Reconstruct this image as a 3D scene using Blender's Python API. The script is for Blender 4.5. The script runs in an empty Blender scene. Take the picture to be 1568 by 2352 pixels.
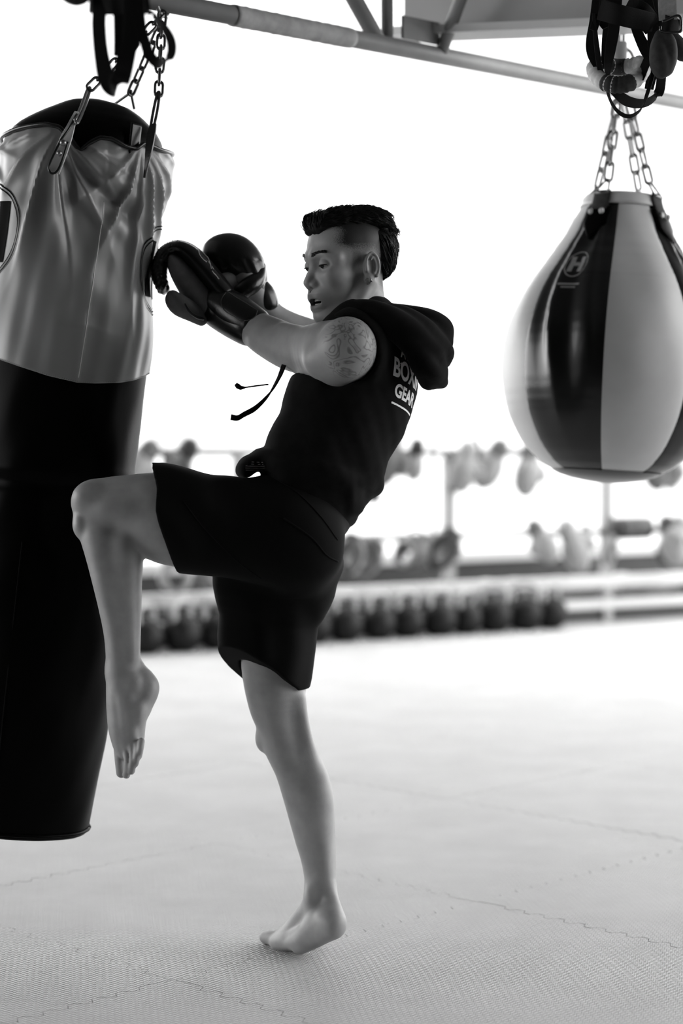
import bpy, bmesh, math, random
import numpy as np
from mathutils import Vector, Matrix

S = bpy.context.scene
COL = S.collection
random.seed(4)
rng = np.random.default_rng(4)

# ------------------------------------------------------------------ camera
FOC, CX, CY = 4300.0, 784.0, 1176.0          # focal length in pixels of the 1568 x 2352 frame
CAM = Vector((0.0, 0.0, 1.14))
PITCH = math.atan((CY - 1040.0) / FOC)       # looks a little downwards
FWD = Vector((0, math.cos(PITCH), -math.sin(PITCH)))
UPV = Vector((0, math.sin(PITCH), math.cos(PITCH)))
cam = bpy.data.cameras.new('camera')
cam.sensor_fit = 'VERTICAL'; cam.sensor_height = 36.0; cam.sensor_width = 24.0
cam.lens = 36.0 * FOC / 2352.0
cam.dof.use_dof = True; cam.dof.focus_distance = 4.12; cam.dof.aperture_fstop = 1.7
cam.clip_end = 300
cam_ob = bpy.data.objects.new('camera', cam); COL.objects.link(cam_ob)
cam_ob.location = CAM; cam_ob.rotation_euler = (math.pi / 2 - PITCH, 0, 0)
S.camera = cam_ob

# ------------------------------------------------------------------ light: one bright overcast sky, seen through the open sides
world = bpy.data.worlds.new('overcast_sky'); S.world = world
world.use_nodes = True
wn = world.node_tree.nodes; wl = world.node_tree.links
wn['Background'].inputs[0].default_value = (1, 1, 1, 1)
wn['Background'].inputs[1].default_value = 1.0
S.view_settings.view_transform = 'Standard'; S.view_settings.look = 'None'
S.view_settings.gamma = 1.0; S.view_settings.use_curve_mapping = False
S.view_settings.exposure = 2.35
S.cycles.use_denoising = True
S.cycles.max_bounces = 8


def P(px, py, d):
    """Point at axial distance d seen at picture position (px, py)."""
    return CAM + Vector((1, 0, 0)) * ((px - CX) / FOC * d) + UPV * (-(py - CY) / FOC * d) + FWD * d


def floor_at(px, py):
    dr = P(px, py, 1.0) - CAM
    return CAM + dr * (-CAM.z / dr.z)


# ------------------------------------------------------------------ materials
def mat(name, c, rough=0.6, spec=0.5, metal=0.0, noise=0.0, nscale=40.0, bump=0.0, bscale=200.0, bdist=0.001, sheen=0.0, coat=0.0, attr=None):
    m = bpy.data.materials.new(name); m.use_nodes = True
    nt = m.node_tree; b = nt.nodes['Principled BSDF']
    b.inputs['Base Color'].default_value = (c, c, c, 1)
    b.inputs['Roughness'].default_value = rough
    b.inputs['Specular IOR Level'].default_value = spec
    b.inputs['Metallic'].default_value = metal
    b.inputs['Sheen Weight'].default_value = sheen
    b.inputs['Coat Weight'].default_value = coat
    tc = nt.nodes.new('ShaderNodeTexCoord')
    src = None
    if attr:
        a = nt.nodes.new('ShaderNodeAttribute'); a.attribute_name = attr
        src = a.outputs['Color']
    if noise > 0:
        n = nt.nodes.new('ShaderNodeTexNoise'); n.inputs['Scale'].default_value = nscale; n.inputs['Detail'].default_value = 5
        nt.links.new(tc.outputs['Object'], n.inputs['Vector'])
        r = nt.nodes.new('ShaderNodeMapRange')
        r.inputs['From Min'].default_value = 0.3; r.inputs['From Max'].default_value = 0.7
        r.inputs['To Min'].default_value = 1 - noise; r.inputs['To Max'].default_value = 1 + noise
        nt.links.new(n.outputs['Fac'], r.inputs['Value'])
        mx = nt.nodes.new('ShaderNodeVectorMath'); mx.operation = 'SCALE'
        if src: nt.links.new(src, mx.inputs[0])
        else: mx.inputs[0].default_value = (c, c, c)
        nt.links.new(r.outputs['Result'], mx.inputs['Scale'])
        src = mx.outputs[0]
    if src: nt.links.new(src, b.inputs['Base Color'])
    if bump > 0:
        n2 = nt.nodes.new('ShaderNodeTexNoise'); n2.inputs['Scale'].default_value = bscale; n2.inputs['Detail'].default_value = 3
        nt.links.new(tc.outputs['Object'], n2.inputs['Vector'])
        bp = nt.nodes.new('ShaderNodeBump'); bp.inputs['Strength'].default_value = bump; bp.inputs['Distance'].default_value = bdist
        nt.links.new(n2.outputs['Fac'], bp.inputs['Height']); nt.links.new(bp.outputs['Normal'], b.inputs['Normal'])
    return m


M = {
    'black_cloth': mat('black_cotton', 0.0062, 0.95, 0.06, noise=0.25, nscale=30, bump=0.4, bscale=900, bdist=0.0006, sheen=0.015),
    'shorts': mat('black_shorts_cloth', 0.0032, 0.8, 0.07, bump=0.2, bscale=700, bdist=0.0004, sheen=0.01),
    'black_leather': mat('black_leather', 0.006, 0.28, 0.5, bump=0.25, bscale=240, bdist=0.0008),
    'bag_black': mat('bag_black_vinyl', 0.0022, 0.34, 0.028, bump=0.15, bscale=160, bdist=0.0008),
    'grey_vinyl': mat('grey_vinyl', 0.235, 0.36, 0.45, noise=0.06, nscale=9, bump=0.08, bscale=300, bdist=0.0005),
    'light_vinyl': mat('light_vinyl', 0.60, 0.4, 0.45, noise=0.05, nscale=9, bump=0.08, bscale=300, bdist=0.0005),
    'grey_leather': mat('grey_suede', 0.17, 0.75, 0.3, noise=0.12, nscale=60, bump=0.3, bscale=400, bdist=0.0006),
    'steel': mat('chain_steel', 0.30, 0.35, 0.5, metal=0.9),
    'dark_steel': mat('dark_chain_steel', 0.10, 0.3, 0.5, metal=0.9),
    'white_print': mat('white_print', 0.75, 0.7, 0.2),
    'grey_print': mat('grey_print', 0.35, 0.5, 0.3),
    'black_print': mat('black_print', 0.006, 0.8, 0.04),
    'hair': mat('black_hair', 0.004, 0.45, 0.22),
    'eye': mat('eye_white', 0.32, 0.15, 0.5),
    'iris': mat('dark_iris', 0.012, 0.1, 0.5),
    'teeth': mat('teeth', 0.5, 0.25, 0.5),
    'strap': mat('black_webbing', 0.004, 0.75, 0.25, bump=0.5, bscale=700, bdist=0.0006),
    'foam': mat('dark_foam_rubber', 0.045, 0.8, 0.2, noise=0.2, nscale=80),
    'rig': mat('painted_rig_steel', 0.27, 0.5, 0.4, noise=0.08, nscale=15),
    'tape': mat('rig_tape', 0.36, 0.7, 0.3, noise=0.18, nscale=25, bump=0.5, bscale=120, bdist=0.002),
    'rack': mat('white_painted_steel', 0.30, 0.45, 0.4),
    'panel': mat('grey_panel', 0.5, 0.75, 0.2, noise=0.06, nscale=6),
    'trim': mat('light_trim', 0.8, 0.5, 0.3),
    'iron': mat('black_cast_iron', 0.005, 0.5, 0.22, bump=0.3, bscale=120, bdist=0.001),
    'iron_handle': mat('glint_pale_handle', 0.36, 0.3, 0.6, metal=0.2),  # pale colour stands in for bright highlights on the handles
    'wall_dark': mat('dark_wall_paint', 0.065, 0.8, 0.2, noise=0.1, nscale=6),
    'coping': mat('pale_coping', 0.6, 0.7, 0.3),
    'facade': mat('pale_facade', 0.43, 0.9, 0.1),
    'facade_glass': mat('pale_window_glass', 0.235, 0.25, 0.4),
    'ceiling': mat('ceiling_paint', 0.14, 0.9, 0.1),
    'wall': mat('added_wall_paint', 0.06, 0.9, 0.1),
    'tape_white': mat('athletic_tape', 0.62, 0.75, 0.2, noise=0.12, nscale=70, bump=0.4, bscale=160, bdist=0.001),
    'glove_light': mat('pale_glove_leather', 0.27, 0.45, 0.4),
    'glove_mid': mat('grey_glove_leather', 0.10, 0.45, 0.4),
    'glove_dark': mat('dark_glove_leather', 0.02, 0.45, 0.4),
    'pole': mat('grey_pole', 0.14, 0.5, 0.3),
    'patch': mat('grey_label_cloth', 0.42, 0.9, 0.1, noise=0.15, nscale=120),
}


def skin_mat():
    m = mat('skin', 0.2, 0.48, 0.42, noise=0.10, nscale=28, attr='Col', bump=0.25, bscale=420, bdist=0.0006)
    nt = m.node_tree; b = nt.nodes['Principled BSDF']
    b.inputs['Subsurface Weight'].default_value = 0.06
    b.inputs['Subsurface Radius'].default_value = (0.008, 0.008, 0.008)
    # tattoo ink: thin wandering lines where the vertex attribute 'Ink' is set
    tc = nt.nodes.new('ShaderNodeTexCoord')
    w = nt.nodes.new('ShaderNodeTexNoise'); w.inputs['Scale'].default_value = 15; w.inputs['Detail'].default_value = 1.5
    w.inputs['Distortion'].default_value = 2.2
    nt.links.new(tc.outputs['Object'], w.inputs['Vector'])
    ab = nt.nodes.new('ShaderNodeMath'); ab.operation = 'PINGPONG'; ab.inputs[1].default_value = 0.08
    nt.links.new(w.outputs['Fac'], ab.inputs[0])
    mr = nt.nodes.new('ShaderNodeMapRange'); mr.inputs['From Min'].default_value = 0.002; mr.inputs['From Max'].default_value = 0.034
    mr.inputs['To Min'].default_value = 0.6; mr.inputs['To Max'].default_value = 0.0
    nt.links.new(ab.outputs[0], mr.inputs['Value'])
    at = nt.nodes.new('ShaderNodeAttribute'); at.attribute_name = 'Ink'
    mu = nt.nodes.new('ShaderNodeMath'); mu.operation = 'MULTIPLY'
    nt.links.new(mr.outputs['Result'], mu.inputs[0]); nt.links.new(at.outputs['Fac'], mu.inputs[1])
    mx = nt.nodes.new('ShaderNodeMix'); mx.data_type = 'RGBA'
    old = b.inputs['Base Color'].links[0].from_socket
    nt.links.new(mu.outputs[0], mx.inputs['Factor']); nt.links.new(old, mx.inputs['A'])
    mx.inputs['B'].default_value = (0.035, 0.035, 0.035, 1)
    nt.links.new(mx.outputs['Result'], b.inputs['Base Color'])
    return m


def mat_floor():
    m = bpy.data.materials.new('woven_foam_mat'); m.use_nodes = True
    nt = m.node_tree; b = nt.nodes['Principled BSDF']; N = nt.nodes.new; L = nt.links.new
    b.inputs['Roughness'].default_value = 0.5; b.inputs['Specular IOR Level'].default_value = 0.45
    g = N('ShaderNodeNewGeometry')
    mp = N('ShaderNodeMapping'); mp.inputs['Rotation'].default_value = (0, 0, math.radians(-8))
    L(g.outputs['Position'], mp.inputs['Vector'])
    sx = N('ShaderNodeSeparateXYZ'); L(mp.outputs['Vector'], sx.inputs[0])

    def math_(op, a, bb=None, c=None):
        n = N('ShaderNodeMath'); n.operation = op
        for i, v in enumerate((a, bb, c)):
            if v is None: continue
            if isinstance(v, (int, float)): n.inputs[i].default_value = v
            else: L(v, n.inputs[i])
        return n.outputs[0]
    # rows of short ribs, each column of ribs set half a step off its neighbour (a zigzag weave)
    u = math_('DIVIDE', sx.outputs['X'], 0.0145)
    v = math_('DIVIDE', sx.outputs['Y'], 0.0150)
    tri = math_('PINGPONG', u, 0.5)
    st = N('ShaderNodeMapRange'); st.interpolation_type = 'SMOOTHSTEP'
    L(tri, st.inputs['Value']); st.inputs['From Min'].default_value = 0.10; st.inputs['From Max'].default_value = 0.40
    vv = math_('ADD', v, math_('MULTIPLY', st.outputs['Result'], 0.5))
    rib = math_('SINE', math_('MULTIPLY', vv, 2 * math.pi))
    col = math_('COSINE', math_('MULTIPLY', u, 2 * math.pi))
    rib = math_('MULTIPLY', math_('SIGN', rib), math_('POWER', math_('ABSOLUTE', rib), 0.7))
    hgt = math_('ADD', rib, math_('MULTIPLY', col, 0.3))
    bp = N('ShaderNodeBump'); bp.inputs['Strength'].default_value = 1.0; bp.inputs['Distance'].default_value = 0.0017
    L(hgt, bp.inputs['Height']); L(bp.outputs['Normal'], b.inputs['Normal'])
    n = N('ShaderNodeTexNoise'); n.inputs['Scale'].default_value = 3.0; n.inputs['Detail'].default_value = 6; n.inputs['Roughness'].default_value = 0.65
    L(g.outputs['Position'], n.inputs['Vector'])
    mr = N('ShaderNodeMapRange'); mr.inputs['From Min'].default_value = 0.3; mr.inputs['From Max'].default_value = 0.7
    mr.inputs['To Min'].default_value = 0.46; mr.inputs['To Max'].default_value = 0.55
    L(n.outputs['Fac'], mr.inputs['Value'])
    cc = N('ShaderNodeCombineXYZ')
    for i in range(3): L(mr.outputs['Result'], cc.inputs[i])
    L(cc.outputs[0], b.inputs['Base Color'])
    return m


M['floor'] = mat_floor()
M['skin'] = skin_mat()


# ------------------------------------------------------------------ object helpers
def tag(o, label=None, cat=None, group=None, kind=None):
    if label: o['label'] = label
    if cat: o['category'] = cat
    if group: o['group'] = group
    if kind: o['kind'] = kind
    return o


def empty(name, loc=(0, 0, 0)):
    o = bpy.data.objects.new(name, None); COL.objects.link(o); o.location = loc
    o.empty_display_size = 0.05
    return o


def link(name, me, m=None, parent=None, loc=None):
    """Link mesh data (in world coordinates) under a parent, keeping it where it is."""
    o = bpy.data.objects.new(name, me); COL.objects.link(o)
    if m is not None and not me.materials: me.materials.append(m)
    if parent is not None:
        o.parent = parent
        o.matrix_parent_inverse = Matrix.Translation(-world_loc(parent))
    if loc is not None: o.location = loc
    return o


def world_loc(o):
    v = Vector(o.location); p = o.parent
    if p is not None: v = v + world_loc(p) + o.matrix_parent_inverse.translation
    return v


def mesh_np(name, V, F, smooth=True):
    me = bpy.data.meshes.new(name)
    V = np.asarray(V, dtype=np.float32); F = np.asarray(F, dtype=np.int32)
    k = F.shape[1]
    me.vertices.add(len(V)); me.vertices.foreach_set('co', V.ravel())
    me.loops.add(F.size); me.loops.foreach_set('vertex_index', F.ravel())
    me.polygons.add(len(F)); me.polygons.foreach_set('loop_start', np.arange(0, F.size, k, dtype=np.int32))
    me.update(calc_edges=True)
    me.polygons.foreach_set('use_smooth', np.full(len(F), smooth)); me.update()
    return me


def mesh_py(name, V, F, smooth=True):
    me = bpy.data.meshes.new(name); me.from_pydata([tuple(v) for v in V], [], F); me.update()
    if smooth: me.polygons.foreach_set('use_smooth', [True] * len(me.polygons))
    return me


def grid_mesh(name, G, wrap_u=False, cap0=False, cap1=False, smooth=True):
    """G: rows x cols x 3 points; wrap_u closes each row."""
    G = np.asarray(G, dtype=np.float64); nr, nc = G.shape[:2]
    V = [tuple(p) for p in G.reshape(-1, 3)]; F = []
    for i in range(nr - 1):
        for j in range(nc if wrap_u else nc - 1):
            j2 = (j + 1) % nc
            F.append((i * nc + j, i * nc + j2, (i + 1) * nc + j2, (i + 1) * nc + j))
    if cap0: F.append(tuple(reversed(range(nc))))
    if cap1: F.append(tuple((nr - 1) * nc + j for j in range(nc)))
    return mesh_py(name, V, F, smooth)


def cr(pts, n):
    """Catmull-Rom resample of an array of control rows to n rows."""
    p = np.asarray(pts, dtype=np.float64)
    if len(p) == 2: return np.linspace(p[0], p[1], n)
    q = np.vstack([2 * p[0] - p[1], p, 2 * p[-1] - p[-2]])
    t = np.linspace(0, len(p) - 1, n); i = np.minimum(t.astype(int), len(p) - 2); f = (t - i)[:, None]
    a, b, c, d = q[i], q[i + 1], q[i + 2], q[i + 3]
    return 0.5 * (2 * b + (c - a) * f + (2 * a - 5 * b + 4 * c - d) * f ** 2 + (3 * b - a - 3 * c + d) * f ** 3)


def tube_vf(pts, rad, n=10, caps=True):
    """Round tube along points; returns vertex list and face list."""
    p = np.asarray([tuple(v) for v in pts], dtype=np.float64); k = len(p)
    r = np.full(k, rad) if np.isscalar(rad) else np.asarray(rad)
    t = np.gradient(p, axis=0); t /= np.linalg.norm(t, axis=1)[:, None] + 1e-12
    a = np.array([0, 0, 1.0]) if abs(t[0][2]) < 0.9 else np.array([1.0, 0, 0])
    V = []; F = []
    u = np.cross(t[0], a); u /= np.linalg.norm(u)
    for i in range(k):
        u = u - t[i] * u.dot(t[i]); u /= np.linalg.norm(u) + 1e-12
        w = np.cross(t[i], u)
        for j in range(n):
            c, s = math.cos(2 * math.pi * j / n), math.sin(2 * math.pi * j / n)
            V.append(p[i] + (u * c + w * s) * r[i])
    for i in range(k - 1):
        for j in range(n):
            F.append((i * n + j, i * n + (j + 1) % n, (i + 1) * n + (j + 1) % n, (i + 1) * n + j))
    if caps:
        F.append(tuple(reversed(range(n)))); F.append(tuple((k - 1) * n + j for j in range(n)))
    return V, F


def tube_mesh(name, pts, rad, n=12, res=None):
    if res:
        if not np.isscalar(rad): rad = np.interp(np.linspace(0, 1, res), np.linspace(0, 1, len(rad)), rad)
        pts = cr([tuple(p) for p in pts], res)
    return mesh_py(name, *tube_vf(pts, rad, n))


def join_vf(parts):
    V = []; F = []
    for v, f in parts:
        o = len(V); V += list(v); F += [tuple(i + o for i in q) for q in f]
    return V, F


def box_vf(c, hx, hy, hz, X=Vector((1, 0, 0)), Y=Vector((0, 1, 0)), Z=Vector((0, 0, 1))):
    V = []
    for sx in (-1, 1):
        for sy in (-1, 1):
            for sz in (-1, 1):
                V.append(tuple(Vector(c) + X * (sx * hx) + Y * (sy * hy) + Z * (sz * hz)))
    F = [(0, 1, 3, 2), (4, 6, 7, 5), (0, 4, 5, 1), (2, 3, 7, 6), (0, 2, 6, 4), (1, 5, 7, 3)]
    return V, F


def bevelled(me, w=0.004, seg=2):
    bm = bmesh.new(); bm.from_mesh(me)
    bmesh.ops.bevel(bm, geom=[e for e in bm.edges if len(e.link_faces) == 2 and e.calc_face_angle(0) > 0.6], offset=w, segments=seg, affect='EDGES', profile=0.6)
    bm.to_mesh(me); bm.free(); return me


def box_mesh(name, c, hx, hy, hz, X=Vector((1, 0, 0)), Y=Vector((0, 1, 0)), Z=Vector((0, 0, 1)), bev=0.0):
    me = mesh_py(name, *box_vf(c, hx, hy, hz, X, Y, Z), smooth=False)
    bm = bmesh.new(); bm.from_mesh(me); bmesh.ops.recalc_face_normals(bm, faces=bm.faces); bm.to_mesh(me); bm.free()
    return bevelled(me, bev) if bev else me


def ribbon_mesh(name, pts, width, thick, side, res=None, curl=None):
    """Flat webbing along points; side = one direction (or one per control point) across the band."""
    pts = np.asarray([tuple(p) for p in pts]); sd = np.asarray(side, dtype=float)
    if sd.ndim == 1: sd = np.repeat(sd[None], len(pts), 0)
    w = np.asarray(width, dtype=float)
    if w.ndim == 0: w = np.full(len(pts), float(w))
    n = res or len(pts) * 6
    p = cr(pts, n); sd = cr(sd, n); w = cr(np.stack([w, w], 1), n)[:, 0]
    t = np.gradient(p, axis=0); t /= np.linalg.norm(t, axis=1)[:, None] + 1e-12
    sd = sd - t * (sd * t).sum(1)[:, None]; sd /= np.linalg.norm(sd, axis=1)[:, None] + 1e-12
    nm = np.cross(t, sd)
    hw = (w / 2)[:, None]; ht = thick / 2
    ring = [p + sd * hw + nm * ht * 0.6, p + sd * hw * 0.92 + nm * ht, p - sd * hw * 0.92 + nm * ht, p - sd * hw + nm * ht * 0.6,
            p - sd * hw - nm * ht * 0.6, p - sd * hw * 0.92 - nm * ht, p + sd * hw * 0.92 - nm * ht, p + sd * hw - nm * ht * 0.6]
    return grid_mesh(name, np.stack(ring, 1), wrap_u=True, cap0=True, cap1=True, smooth=False)


# ------------------------------------------------------------------ signed distance modelling (soft bodies, cloth, leather)
def smin(a, b, k):
    if k <= 0: return np.minimum(a, b)
    h = np.clip(0.5 + 0.5 * (b - a) / k, 0, 1)
    return b + (a - b) * h - k * h * (1 - h)


class Field:
    def __init__(self, lo, hi, h):
        self.lo = np.asarray(lo, dtype=np.float64); self.h = h
        self.n = np.ceil((np.asarray(hi) - self.lo) / h).astype(int) + 1
        self.F = np.full(self.n, 0.4, dtype=np.float32)

    def sl(self, lo, hi):
        a = np.clip(np.floor((np.asarray(lo) - self.lo) / self.h).astype(int), 0, self.n)
        b = np.clip(np.ceil((np.asarray(hi) - self.lo) / self.h).astype(int) + 1, 0, self.n)
        return tuple(slice(int(x), int(max(x, y))) for x, y in zip(a, b))

    def xyz(self, s):
        ax = [(np.arange(q.start, q.stop) * self.h + self.lo[i]).astype(np.float32) for i, q in enumerate(s)]
        return ax[0][:, None, None], ax[1][None, :, None], ax[2][None, None, :]

    def put(self, s, D, k, op):
        if op == 'add': self.F[s] = smin(self.F[s], D, k)
        elif op == 'sub': self.F[s] = -smin(-self.F[s], D, k)

    def ell(self, c, r, R=None, k=0.01, op='add', clip=None):
        """Ellipsoid; R = three axis vectors (rows)."""
        c = np.asarray(tuple(c), dtype=np.float64); r = np.asarray(r, dtype=np.float64) if np.ndim(r) else np.full(3, float(r))
        m = (r.max() if R is not None else r) + 0.02 + k
        s = self.sl(c - m, c + m)
        if any(q.stop <= q.start for q in s): return
        X, Y, Z = self.xyz(s); dx, dy, dz = X - c[0], Y - c[1], Z - c[2]
        if R is not None:
            q = [dx * a[0] + dy * a[1] + dz * a[2] for a in R]
        else: q = [dx, dy, dz]
        k0 = np.sqrt((q[0] / r[0]) ** 2 + (q[1] / r[1]) ** 2 + (q[2] / r[2]) ** 2) + 1e-6
        k1 = np.sqrt((q[0] / r[0] ** 2) ** 2 + (q[1] / r[1] ** 2) ** 2 + (q[2] / r[2] ** 2) ** 2) + 1e-6
        D = (k0 * (k0 - 1) / k1).astype(np.float32)
        if clip is not None: D = np.maximum(D, clip(X, Y, Z))
        self.put(s, D, k, op)

    def tube(self, st, k=0.012, op='add', sub=5, clip=None, grow=0.0, disp=None):
        """st: list of (centre, ru, rw[, u axis]); ellipse tube, u in the picture plane by default."""
        C = np.array([tuple(s[0]) for s in st]); n = (len(st) - 1) * sub + 1
        U = []
        for i, s in enumerate(st):
            if len(s) > 3: U.append(np.array(tuple(s[3]), dtype=float)); continue
            a = C[min(i + 1, len(C) - 1)] - C[max(i - 1, 0)]
            u = np.cross(a, (0, 1, 0)); l = np.linalg.norm(u)
            U.append(u / l if l > 1e-6 else np.array([1.0, 0, 0]))
        for i in range(1, len(U)):
            if U[i].dot(U[i - 1]) < 0: U[i] = -U[i]
        row = np.hstack([C, np.array([[s[1], s[2]] for s in st]), np.array(U)])
        Q = cr(row, n); Q[:, 3:5] = np.maximum(Q[:, 3:5] + grow, 0.002)
        mg = 0.022 + k
        rm = Q[:, 3:5].max(1)[:, None]
        lo = (Q[:, :3] - rm).min(0) - mg; hi = (Q[:, :3] + rm).max(0) + mg
        s = self.sl(lo, hi)
        if any(q.stop <= q.start for q in s): return
        D = np.full([q.stop - q.start for q in s], 0.4, dtype=np.float32)
        for i in range(n - 1):
            a, b = Q[i], Q[i + 1]
            r = max(a[3], a[4], b[3], b[4]) + mg
            s2 = self.sl(np.minimum(a[:3], b[:3]) - r, np.maximum(a[:3], b[:3]) + r)
            s2 = tuple(slice(max(q2.start, q.start), min(q2.stop, q.stop)) for q, q2 in zip(s, s2))
            if any(q.stop <= q.start for q in s2): continue
            X, Y, Z = self.xyz(s2)
            ax = b[:3] - a[:3]; L = float(ax.dot(ax)) + 1e-12; al = ax / math.sqrt(L)
            dx, dy, dz = X - np.float32(a[0]), Y - np.float32(a[1]), Z - np.float32(a[2])
            t = np.clip((dx * np.float32(ax[0]) + dy * np.float32(ax[1]) + dz * np.float32(ax[2])) / np.float32(L), 0, 1)
            u = (a[5:8] + b[5:8]) / 2; u = u - al * u.dot(al); u /= np.linalg.norm(u) + 1e-9; w = np.cross(al, u)
            qx, qy, qz = dx - t * np.float32(ax[0]), dy - t * np.float32(ax[1]), dz - t * np.float32(ax[2])
            qu = qx * np.float32(u[0]) + qy * np.float32(u[1]) + qz * np.float32(u[2])
            qw = qx * np.float32(w[0]) + qy * np.float32(w[1]) + qz * np.float32(w[2])
            qt = qx * np.float32(al[0]) + qy * np.float32(al[1]) + qz * np.float32(al[2])
            ru = np.float32(a[3]) + t * np.float32(b[3] - a[3]); rw = np.float32(a[4]) + t * np.float32(b[4] - a[4])
            rt = np.minimum(ru, rw)
            e0, e1, e2 = qu / ru, qw / rw, qt / rt
            k0 = np.sqrt(e0 * e0 + e1 * e1 + e2 * e2) + 1e-6
            k1 = np.sqrt((e0 / ru) ** 2 + (e1 / rw) ** 2 + (e2 / rt) ** 2) + 1e-6
            d = np.where(k0 < 0.3, -0.7 * rt, k0 * (k0 - 1) / k1)
            o = tuple(slice(q2.start - q.start, q2.stop - q.start) for q, q2 in zip(s, s2))
            D[o] = np.minimum(D[o], d)
        if disp is not None or clip is not None:
            X, Y, Z = self.xyz(s)
            if disp is not None: D = D + disp(X, Y, Z)
            if clip is not None: D = np.maximum(D, clip(X, Y, Z))
        self.put(s, D.astype(np.float32), k, op)

    def band(self, fn, w=0.03):
        """Add fn(x, y, z) to the field near the surface."""
        i = np.nonzero(np.abs(self.F) < w)
        p = [i[a] * self.h + self.lo[a] for a in range(3)]
        self.F[i] += fn(*p).astype(np.float32)

    def sample(self, P_):
        g = (np.asarray(P_) - self.lo) / self.h
        g = np.clip(np.round(g).astype(int), 0, self.n - 1)
        return self.F[g[:, 0], g[:, 1], g[:, 2]]

    def mesh(self, smooth=1):
        F = self.F
        F[0] = F[-1] = 0.4; F[:, 0] = F[:, -1] = 0.4; F[:, :, 0] = F[:, :, -1] = 0.4
        Sg = F < 0
        cnt = np.zeros(np.array(F.shape) - 1, dtype=np.int8)
        for a in (0, 1):
            for b in (0, 1):
                for c in (0, 1):
                    cnt += Sg[a:Sg.shape[0] - 1 + a, b:Sg.shape[1] - 1 + b, c:Sg.shape[2] - 1 + c]
        I = np.argwhere((cnt > 0) & (cnt < 8))
        idx = np.full(cnt.shape, -1, dtype=np.int32); idx[I[:, 0], I[:, 1], I[:, 2]] = np.arange(len(I))
        acc = np.zeros((len(I), 3)); num = np.zeros(len(I))
        for ax in range(3):
            o1, o2 = [k for k in range(3) if k != ax]
            for a in (0, 1):
                for b in (0, 1):
                    A = I.copy(); A[:, o1] += a; A[:, o2] += b
                    B = A.copy(); B[:, ax] += 1
                    fa = F[A[:, 0], A[:, 1], A[:, 2]]; fb = F[B[:, 0], B[:, 1], B[:, 2]]
                    cr_ = (fa < 0) != (fb < 0)
                    t = np.where(cr_, fa / np.where(cr_, fa - fb, 1), 0)
                    p = np.zeros((len(I), 3)); p[:, o1] = a; p[:, o2] = b; p[:, ax] = t
                    acc += p * cr_[:, None]; num += cr_
        V = I + acc / np.maximum(num, 1)[:, None]
        quads = []
        for ax in range(3):
            o1, o2 = (ax + 1) % 3, (ax + 2) % 3
            s0 = [slice(None)] * 3; s1 = [slice(None)] * 3
            s0[ax] = slice(0, -1); s1[ax] = slice(1, None)
            ch = Sg[tuple(s0)] != Sg[tuple(s1)]
            E = np.argwhere(ch)
            E = E[(E[:, o1] > 0) & (E[:, o2] > 0) & (E[:, o1] < cnt.shape[o1]) & (E[:, o2] < cnt.shape[o2])]
            def g(a, b):
                q = E.copy(); q[:, o1] -= a; q[:, o2] -= b
                return idx[q[:, 0], q[:, 1], q[:, 2]]
            Q = np.stack([g(1, 1), g(0, 1), g(0, 0), g(1, 0)], 1)
            inside = Sg[E[:, 0], E[:, 1], E[:, 2]]
            Q[~inside] = Q[~inside][:, ::-1]
            quads.append(Q)
        Q = np.vstack(quads); Q = Q[(Q >= 0).all(1)]
        V = V * self.h + self.lo
        for _ in range(smooth):
            e = np.vstack([Q[:, [0, 1]], Q[:, [1, 2]], Q[:, [2, 3]], Q[:, [3, 0]]])
            sm = np.zeros_like(V); c = np.zeros(len(V))
            for a, b in ((0, 1), (1, 0)):
                for d in range(3): sm[:, d] += np.bincount(e[:, a], weights=V[e[:, b], d], minlength=len(V))
                c += np.bincount(e[:, a], minlength=len(V))
            V = V * 0.45 + 0.55 * sm / np.maximum(c, 1)[:, None]
        return V, Q


def px_r(npx, d): return npx * d / FOC
def LR(xl, yl, xr, yr, d, ratio=1.0):
    """Tube station from the two outline points of a limb."""
    a, b = P(xl, yl, d), P(xr, yr, d)
    r = (b - a).length / 2
    return ((a + b) / 2, r, r * ratio, (b - a).normalized())
def ST(px, py, d, ru, rw=None): return (P(px, py, d), px_r(ru, d), px_r(rw if rw is not None else ru, d))


# ================================================================== SETTING
def struct(o): o['kind'] = 'structure'; return o


Zv, Xv, Yv = Vector((0, 0, 1)), Vector((1, 0, 0)), Vector((0, 1, 0))
floor = struct(link('floor', box_mesh('floor', (0, 4.0, -.040), 14, 12.5, .022), M['wall_dark']))
# interlocking mats, one metre square, laid on the diagonal; all share one mesh
def mat_tile_mesh():
    n, per = 16, 1.0 / 16
    prof = [(-.5, 0)]
    for i in range(1, n - 1):
        s = -.5 + i * per
        prof += [(s + per * .10, -.010), (s + per * .40, -.010), (s + per * .60, .010), (s + per * .90, .010)]
    edge = [(t, o) for t, o in prof]
    g_ = .0011
    q = .5 - g_
    ring_ = [(-q, -q)] + [(t, -.5 + o + g_) for t, o in edge[1:]] + [(q, -q)] + [(.5 + o - g_, t) for t, o in edge[1:]] + [(q, q)] + [(t, .5 + o - g_) for t, o in reversed(edge[1:])] + [(-q, q)] + [(-.5 + o + g_, t) for t, o in reversed(edge[1:])]
    k = len(ring_)
    V = [(x, y, -.018) for x, y in ring_] + [(x, y, -.0012) for x, y in ring_] + [(x * .9988, y * .9988, 0) for x, y in ring_]
    F = [tuple(2 * k + i for i in range(k))]
    for l in (0, 1):
        for i in range(k): F.append((l * k + i, l * k + (i + 1) % k, (l + 1) * k + (i + 1) % k, (l + 1) * k + i))
    me = mesh_py('mat_tile', V, F, smooth=False); me.materials.append(M['floor']); return me
tile_me = mat_tile_mesh()
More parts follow.
